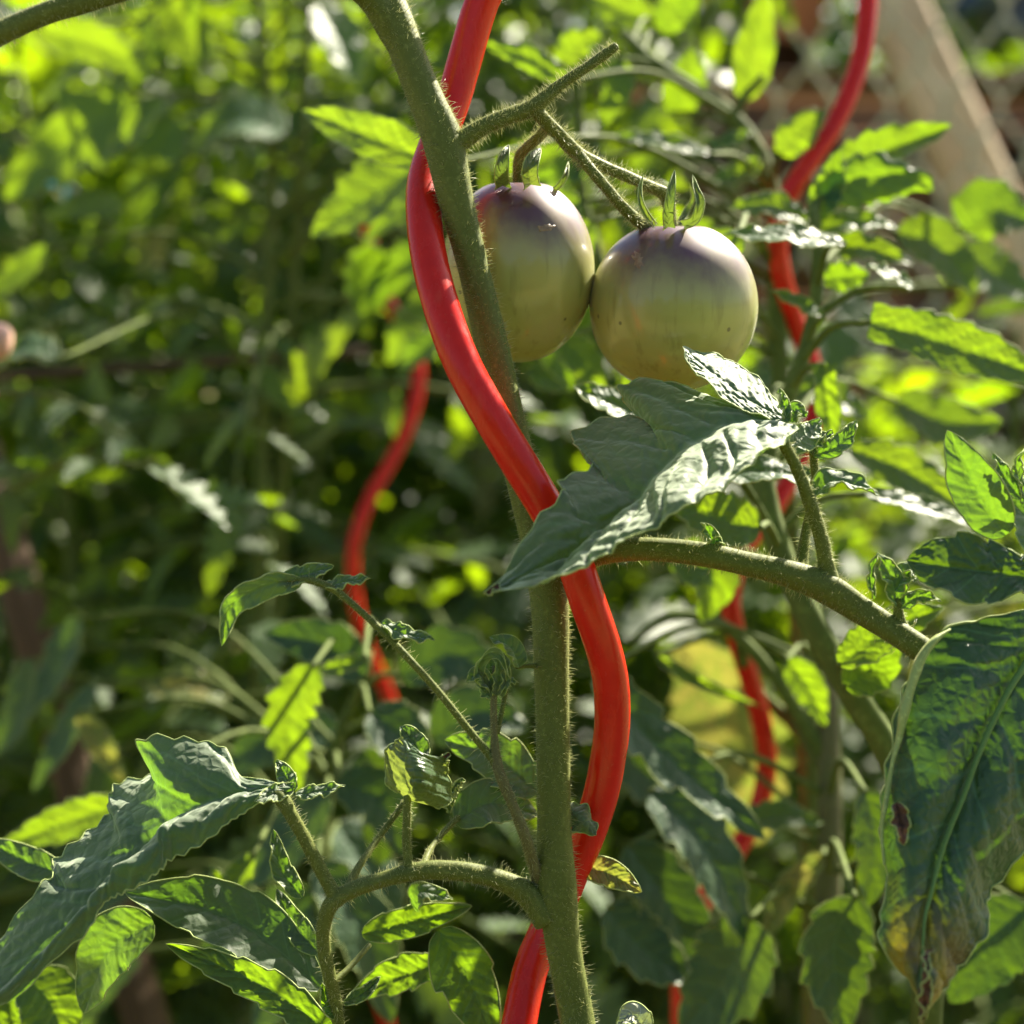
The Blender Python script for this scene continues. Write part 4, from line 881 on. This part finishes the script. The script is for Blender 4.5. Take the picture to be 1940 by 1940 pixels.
P4 = mid_plant('tomato plant with a jagged bright leaf low down left of the stem',
    [(700, 1230, 230, 14), (690, 1290, 230, 18), (640, 1400, 235, 22), (610, 1600, 240, 26), (600, 1950, 240, 30)])
ml(P4, [(592, 1262), (548, 1365), (566, 1500)], 150, 128, tilt=.05, teeth=(7, .35), cup=.1)
ml(P4, [(690, 1250), (640, 1262), (600, 1268)], 150, 40, tilt=.4)
ml(P4, [(440, 1318), (360, 1300), (266, 1306)], 310, 80, LEAF_YEL, tilt=.9)
ml(P4, [(150, 1350), (190, 1410), (232, 1482)], 260, 62, LEAF_YEL, tilt=.2)
ml(P4, [(240, 1520), (120, 1560), (-10, 1610)], 150, 90, tilt=.2)
ml(P4, [(700, 1350), (760, 1400), (800, 1470)], 180, 120, LEAF_SHADE, tilt=.7)
ml(P4, [(640, 1480), (720, 1520), (760, 1620)], 190, 120, LEAF_SHADE, tilt=.6)
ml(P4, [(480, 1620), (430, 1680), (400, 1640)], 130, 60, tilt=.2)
ml(P4, [(760, 1280), (860, 1240), (960, 1300)], 220, 130, LEAF_SHADE, tilt=.5)
ml(P4, [(820, 1400), (900, 1350), (1000, 1380)], 200, 120, LEAF_SHADE, tilt=.6)

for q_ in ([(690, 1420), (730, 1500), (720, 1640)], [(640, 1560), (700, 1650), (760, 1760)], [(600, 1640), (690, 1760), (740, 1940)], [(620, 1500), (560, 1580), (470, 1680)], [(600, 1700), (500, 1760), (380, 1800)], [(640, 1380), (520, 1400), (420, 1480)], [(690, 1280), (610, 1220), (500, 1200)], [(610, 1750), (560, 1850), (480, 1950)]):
    ml(P4, q_, 180 + 30 * (lf.i % 4), R.uniform(110, 170), LEAF_SHADE, tilt=R.uniform(.2, 1.0))
for q_ in ([(150, 1170), (110, 1260), (60, 1350)], [(60, 1250), (40, 1340), (-20, 1440)], [(180, 1300), (120, 1400), (60, 1500)], [(200, 1420), (190, 1520), (140, 1620)], [(300, 1640), (200, 1700), (120, 1800)], [(260, 1800), (180, 1880), (150, 1980)]):
    ml(P4, q_, 300 + 25 * (lf.i % 3), R.uniform(70, 105), LEAF_SHADE, tilt=R.uniform(.5, 1.2))
P5 = mid_plant('tomato plant with pale lit leaves at the upper left',
    [(470, -160, 480, 12), (480, -60, 485, 16), (500, 120, 490, 18), (515, 380, 500, 22), (500, 700, 505, 24), (490, 1100, 510, 26), (480, 1500, 510, 28)])
ml(P5, [(75, 58), (180, 85), (292, 138)], 400, 104, LEAF, tilt=.0)
ml(P5, [(250, 185), (140, 262), (10, 378)], 420, 210, LEAF, tilt=.05, teeth=(4, .5))
ml(P5, [(540, 250), (450, 228), (362, 285)], 440, 130, LEAF, tilt=1.1)
ml(P5, [(605, 10), (645, 80), (672, 155)], 420, 110, LEAF, tilt=1.0)
ml(P5, [(800, 310), (690, 380), (590, 450)], 230, 165, LEAF, tilt=.7)
ml(P5, [(330, 225), (290, 340), (268, 455)], 560, 120, LEAF, tilt=.0)
ml(P5, [(290, 360), (290, 440), (270, 525)], 580, 100, LEAF_YEL, tilt=.0)
ml(P5, [(90, 470), (30, 520), (-30, 570)], 420, 66, LEAF, tilt=.1)
ml(P5, [(310, 190), (220, 270), (110, 335)], 450, 110, LEAF, tilt=.9)
for q_ in ([(840, 365), (760, 400), (690, 460)], [(830, 460), (760, 510), (700, 590)], [(850, 560), (790, 600), (735, 690)], [(760, 250), (722, 300), (690, 380)], [(840, 640), (800, 662), (758, 706)], [(720, 470), (690, 520), (680, 600)]):
    ml(P5, q_, 330 + 25 * (lf.i % 4), R.uniform(80, 110), tilt=R.uniform(.3, .9), teeth=(5, .35))
ml(P5, [(340, 60), (310, 100), (318, 130)], 480, 46, LEAF, tilt=.0)
ml(P5, [(110, 680), (50, 660), (-20, 700)], 300, 70, LEAF, tilt=1.3)
ml(P5, [(380, 120), (340, 40), (300, -30)], 460, 120, LEAF, tilt=.2)

# ------------------------------------------------------------------ plants of the rows behind: shared leaflets and leaf stalks
def leaflet_mesh(seed, n=13):
    rs = np.random.default_rng(seed); u = np.linspace(0, 1, n); P = np.stack([u, 0 * u, -0.22 * u ** 2 * (0.5 + rs.random())], 1)
    w0 = prof(u, .15, .35) * 0.27; V = []; uv = []
    for i in range(n):
        a, b = (w0[i] * (1 - (0.46 * (i % 2)) * (0 < i < n - 2) + rs.normal(0, .04)) for _ in range(2))
        z = 0.30 * (rs.random() * 0.5 + 0.4)
        V += [P[i] + [-0.05 * (i % 2), a, z * a - .02 * (i % 2)], P[i], P[i] + [-0.05 * (i % 2), -b, z * b - .02 * (i % 2)]]
        uv += [[u[i], 0], [u[i], .5], [u[i], 1]]
    Q = []
    for i in range(n - 1):
        k = 3 * i; Q += [[k, k + 1, k + 4, k + 3][::-1], [k + 1, k + 2, k + 5, k + 4][::-1]]
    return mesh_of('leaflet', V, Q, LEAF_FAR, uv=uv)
LM = [leaflet_mesh(50 + i) for i in range(8)]
LMY = []
for i in range(2):
    m = LM[i].copy(); m.materials.clear(); m.materials.append(LEAF_YEL); LMY.append(m)
def rachis(seed):
    rs = np.random.default_rng(seed); t = np.linspace(0, 1, 9)
    P = np.stack([t, rs.normal(0, .06) * t ** 2, 0.25 * t - (0.45 + .35 * rs.random()) * t ** 2], 1)
    V, Q = tube_geo(P, np.linspace(0.016, 0.006, 9), 5); return P, mesh_of('leaf_stalk', V, Q, STEM_FAR)
RC = [rachis(70 + i) for i in range(6)]
NLEAF = [0]
def back_plant(x, y, h, seed, label, zmin=0.40, ymax=2200, dens=0.0205, xlim=1400, clear=None):
    rs = np.random.default_rng(seed)
    o = thing('tomato_plant', label, 'tomato plant', (x, y, 0), 'tomato plants further back')
    t = np.linspace(0, 1, 14); ph = rs.random(4) * 6
    A = np.stack([x + 0.025 * np.sin(t * 5 + ph[0]) * t, y + 0.025 * np.sin(t * 4 + ph[1]) * t, h * t, np.linspace(0.0065, 0.0025, 14)], 1)
    stalk('stem', A, o, STEM_FAR, n=26, seg=8, world=True)
    if h > 1.5: zmin, dens = 0.80, 0.0165
    z = zmin; k = rs.integers(0, 10); base = Vector((x, y, 0))
    while z < h:
        z += dens * (0.7 + 0.6 * rs.random()); k += 1
        az = k * 2.399 + rs.normal(0, .3); L = (0.16 + 0.09 * rs.random()) * (1.0 if z < h * 0.85 else 0.6)
        q = np.array([np.interp(z, A[:, 2], A[:, 0]), np.interp(z, A[:, 2], A[:, 1]), z]); tip = q + 0.6 * L * np.array([math.cos(az), math.sin(az), 0])
        X, Y, d = project(tip)
        if x > 0.36 and y < 0.75: pass
        elif not (-420 < X < 2360 and -1700 < Y < ymax) or d < 0.62: continue
        if clear and any(clear(*project(q + (tip - q) * f_)) for f_ in (0.25, 0.7, 1.2, 1.7)): continue
        P, m = RC[rs.integers(0, 6)]
        r = bpy.data.objects.new('leaf_stalk', m); C.objects.link(r); r.parent = o
        r.matrix_basis = Matrix.Translation(Vector(q) - base) @ Matrix.Rotation(az, 4, 'Z') @ Matrix.Rotation(-rs.normal(.15, .25), 4, 'Y') @ Matrix.Scale(L, 4)
        yel = rs.random() < 0.05
        for (s, side) in ((1.0, 0), (.80, 1), (.74, -1), (.56, 1), (.50, -1), (.33, 1), (.28, -1)):
            j = s * 8; i = int(min(j, 7)); pos = P[i] + (P[i + 1] - P[i]) * (j - i)
            sc = (0.31 if side == 0 else 0.26 * (0.6 + 0.5 * s)) * (0.7 + 0.5 * rs.random())
            mm = LM[rs.integers(0, 8)] if not yel else LMY[rs.integers(0, 2)]
            f = bpy.data.objects.new('leaflet', mm); C.objects.link(f); f.parent = r; NLEAF[0] += 1
            f.matrix_basis = Matrix.Translation(Vector(pos)) @ Euler((rs.normal(0, .6), rs.normal(.25, .5), side * (1.05 + rs.normal(0, .2)) + rs.normal(0, .1)), 'XYZ').to_matrix().to_4x4() @ Matrix.Scale(sc, 4)
    return o
def mass(name, x0, x1, y0, y1, z0, z1, n, seed, size):
    rs = np.random.default_rng(seed); Vs = []; uvs = []; m0 = []
    for m in LM[:4]:
        v = np.array([q.co for q in m.vertices]); f = [list(q.vertices) for q in m.polygons]; u = np.array([[q[0] / 1, 0] for q in v])
        m0.append((v, f))
    V = []; Q = []; uv = []; b = 0
    for i in range(n):
        v, f = m0[rs.integers(0, 4)]; e = Euler((rs.normal(0, .5), rs.normal(.5, .5), rs.random() * 6.28)).to_matrix()
        c = np.array([rs.uniform(x0, x1), rs.uniform(y0, y1), z0 + (z1 - z0) * rs.random()]); q = v @ np.array(e).T * size * rs.uniform(.6, 1.3) + c
        V.append(q); Q += [[k + b for k in g] for g in f]; b += len(q); uv.append(np.stack([v[:, 0], np.tile([0, .5, 1], len(v) // 3)], 1))
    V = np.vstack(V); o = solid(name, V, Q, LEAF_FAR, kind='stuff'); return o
rows = [(-0.27, 0.40, 0.98, 'shaded leafy tomato plant low at the left beside the dark stake'),
        (-0.13, 0.55, 1.22, 'small leaved dark tomato plant crowding the thin far red stake'),
        (-0.30, 0.62, 1.16, 'dark leafy tomato plant under the level bamboo cane at left'),
        (-0.12, 0.74, 1.10, 'shady tomato plant directly behind the thin far red stake'),
        (0.02, 0.86, 1.50, 'blurred tomato plant showing between the near stem and the far red stake'),
        (-0.44, 0.80, 1.32, 'tall blurred tomato plant at the left edge above the fingertip'),
        (-0.25, 0.92, 1.36, 'tall sunlit tomato plant behind the turquoise tag'),
        (-0.08, 1.02, 1.38, 'tall blurred tomato plant reaching the top edge left of the near stem'),
        (0.10, 1.04, 1.54, 'tall blurred tomato plant behind the two tomatoes'),
        (0.22, 1.12, 1.68, 'tall blurred tomato plant between the two tomatoes and the leaning beam'),
        (0.13, 0.90, 1.48, 'tall blurred tomato plant standing straight behind the right hand tomato'),
        (0.04, 0.97, 1.60, 'tall blurred tomato plant in line with the forked fruit stalk'),
        (0.17, 0.98, 1.58, 'tall blurred tomato plant above the right hand tomato, near the fence gap'),
        (0.02, 1.14, 1.56, 'tall blurred tomato plant against the fence behind the near stem'),
        (0.24, 0.98, 0.98, 'short blurred tomato plant below the fence behind the right red stake'),
        (0.40, 0.90, 0.96, 'short yellow green tomato plant at the right edge under the leaning beam'),
        (0.50, 1.05, 1.02, 'hindmost short tomato plant at the right, close against the fence'),
        (-0.52, 1.10, 1.42, 'hindmost tall tomato plant in the upper left corner'),
        (-0.36, 1.16, 1.40, 'tall tomato plant against the fence, second from the upper left corner'),
        (-0.18, 1.18, 1.40, 'tall tomato plant against the fence, third from the upper left corner'),
        (0.17, 0.80, 0.95, 'low dark tomato plant behind the yellowing leaf'),
        (0.33, 0.72, 1.0, 'low dark tomato plant behind the blighted leaf at right'),
        (0.37, 0.58, 1.26, 'leafy tomato plant just beyond the right edge, casting shade'),  # this plant and the next are added off frame to shade the lower leaves
        (0.50, 0.74, 1.30, 'taller leafy tomato plant outside the right edge, casting shade')]
def clr(X, Y, d):
    # the gap through which the fence shows
    return 1270 < X < 2500 and -80 < Y < 660
for i, (x, y, h, l_) in enumerate(rows):
    back_plant(x, y, h, 300 + i if i else 377, l_, clear=clr)
mass('undergrowth', -1.0, 0.14, 0.95, 1.27, 0.02, 1.24, 7000, 31, .065)
mass('low_foliage', 0.12, 1.0, 1.05, 1.27, 0.02, 0.80, 2600, 32, .065)

# ------------------------------------------------------------------ hedges behind the fence, and one added behind the viewer
def hedge(x0, x1, y0, y1, h, n, seed, label, size):
    rs = np.random.default_rng(seed); o = thing('hedge', label, 'hedge', ((x0 + x1) / 2, (y0 + y1) / 2, 0))
    for xx in np.arange(x0, x1, 0.35):
        V, Q = tube_geo(np.array([[xx + .06 * math.sin(4 * z), (y0 + y1) / 2 + .05 * math.cos(5 * z), z] for z in np.linspace(0, h * .8, 6)]), np.linspace(.02, .006, 6), 7); part('trunk', V, Q, WOOD_DARK, o)
    c = np.stack([rs.uniform(x0, x1, n), rs.uniform(y0, y1, n), rs.uniform(0.02, 1, n) ** .8 * h], 1)
    c[:, 2] *= 0.86 + 0.14 * np.sin(c[:, 0] * 4 + seed) + 0.04 * np.sin(c[:, 0] * 17)
    d = rs.normal(0, 1, (n, 3)); d[:, 2] -= .3; d /= np.linalg.norm(d, axis=1)[:, None]; e = np.cross(d, rs.normal(0, 1, (n, 3))); e /= np.linalg.norm(e, axis=1)[:, None]
    s = size * rs.uniform(.6, 1.3, n)[:, None]
    V = np.stack([c, c + d * s * .4 + e * s * .3, c + d * s, c + d * s * .4 - e * s * .3], 1).reshape(-1, 3)
    Q = np.arange(4 * n).reshape(-1, 4); uv = np.tile([[0, .5], [.4, 0], [1, .5], [.4, 1]], (n, 1))
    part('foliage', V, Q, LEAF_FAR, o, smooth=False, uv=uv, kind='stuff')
hedge(-3.2, 1.1, FY + 1.6, FY + 2.2, 2.15, 40000, 5, 'dense green hedge beyond the fence on the left', .06)
hedge(-3.0, 3.2, -3.4, -2.7, 1.9, 9000, 7, 'garden hedge behind the viewer, out of the picture', .12)  # added out of view; cuts low sky reflections and fill
hedge(1.1, 5.2, FY + 2.6, FY + 3.2, 2.3, 26000, 6, 'taller green hedge beyond the fence on the right', .06)

# ------------------------------------------------------------------ small coloured things
tg = thing('plant_tag', 'small turquoise plastic plant tag among the leaves at upper left', 'plant tag', W(96, 352, 500))
a, b = W(60, 338, 500), W(128, 346, 500)
ex = (b - a) / np.linalg.norm(b - a); V, Q = box(W(96, 337, 500), (0.022, 0.0012, 0.009), None, .0004); part('tag', V, Q, CYAN, tg)
V, Q = box(W(126, 360, 500), (0.0035, 0.001, 0.022), None, .0003); part('tag_stem', V, Q, CYAN, tg)

# a hand reaching in from the left: only a fingertip comes into the picture
pr = thing('person', 'bare pale fingertip of a hand reaching in at the left edge', 'person', W(-420, 900, 260))
def skin_body(name, verts, edges, radii, parent, mat, sub=2):
    me = bpy.data.meshes.new(name); me.from_pydata([tuple(v) for v in verts], edges, []); ob = bpy.data.objects.new(name, me); C.objects.link(ob)
    md = ob.modifiers.new('skin', 'SKIN'); md.use_smooth_shade = True; ob.modifiers.new('sub', 'SUBSURF').levels = sub; ob.modifiers['sub'].render_levels = sub
    for i, r in enumerate(radii): me.skin_vertices[0].data[i].radius = (r, r) if not isinstance(r, tuple) else r
    me.skin_vertices[0].data[0].use_root = True
    me.materials.append(mat); dg = bpy.context.evaluated_depsgraph_get(); m2_ = bpy.data.meshes.new_from_object(ob.evaluated_get(dg)); bpy.data.objects.remove(ob)
    for p in m2_.polygons: p.use_smooth = True
    m2_.transform(Matrix.Translation(Vector(-base_of(parent)))); o = bpy.data.objects.new(name, m2_); C.objects.link(o); o.parent = parent; return o
K = 1.0 / (pxm(250) * 1000)            # px per mm at the hand
def hp(x, y, z): return W(46 + x * K, 652 + y * K, 250 + z)      # mm from the index fingertip: right, down, away
hv = [hp(-84, 14, 6), hp(-135, 34, 8), hp(-240, 90, 10), hp(-400, 180, 12)]; hr_ = [.015, .017, .030, .036]; he = [(0, 1), (1, 2), (2, 3)]; hr_[0] = (.013, .016)
for base_, ks in (((-70, 3, 0), [(-46, -4, -4), (-22, -3, -2), (-4, 0, 0)]), ((-68, 10, 8), [(-42, 4, 4), (-24, 12, 0), (-16, 26, -2)]), ((-68, 19, 14), [(-44, 16, 12), (-30, 26, 8), (-26, 40, 4)]), ((-72, 27, 18), [(-54, 28, 16), (-44, 38, 12), (-42, 48, 8)]), ((-104, 26, -14), [(-82, 30, -22), (-58, 28, -22), (-38, 22, -18)])):
    p0_ = 0; b_ = len(hv); hv.append(hp(*base_)); hr_.append(.010); he.append((0, b_)); q_ = b_
    for i, kk in enumerate(ks): hv.append(hp(*kk)); hr_.append((.0092, .0088, .0078)[i]); he.append((q_, len(hv) - 1)); q_ = len(hv) - 1
skin_body('hand', hv, he, hr_, pr, SKIN)
print('leaflets in back rows', NLEAF[0])
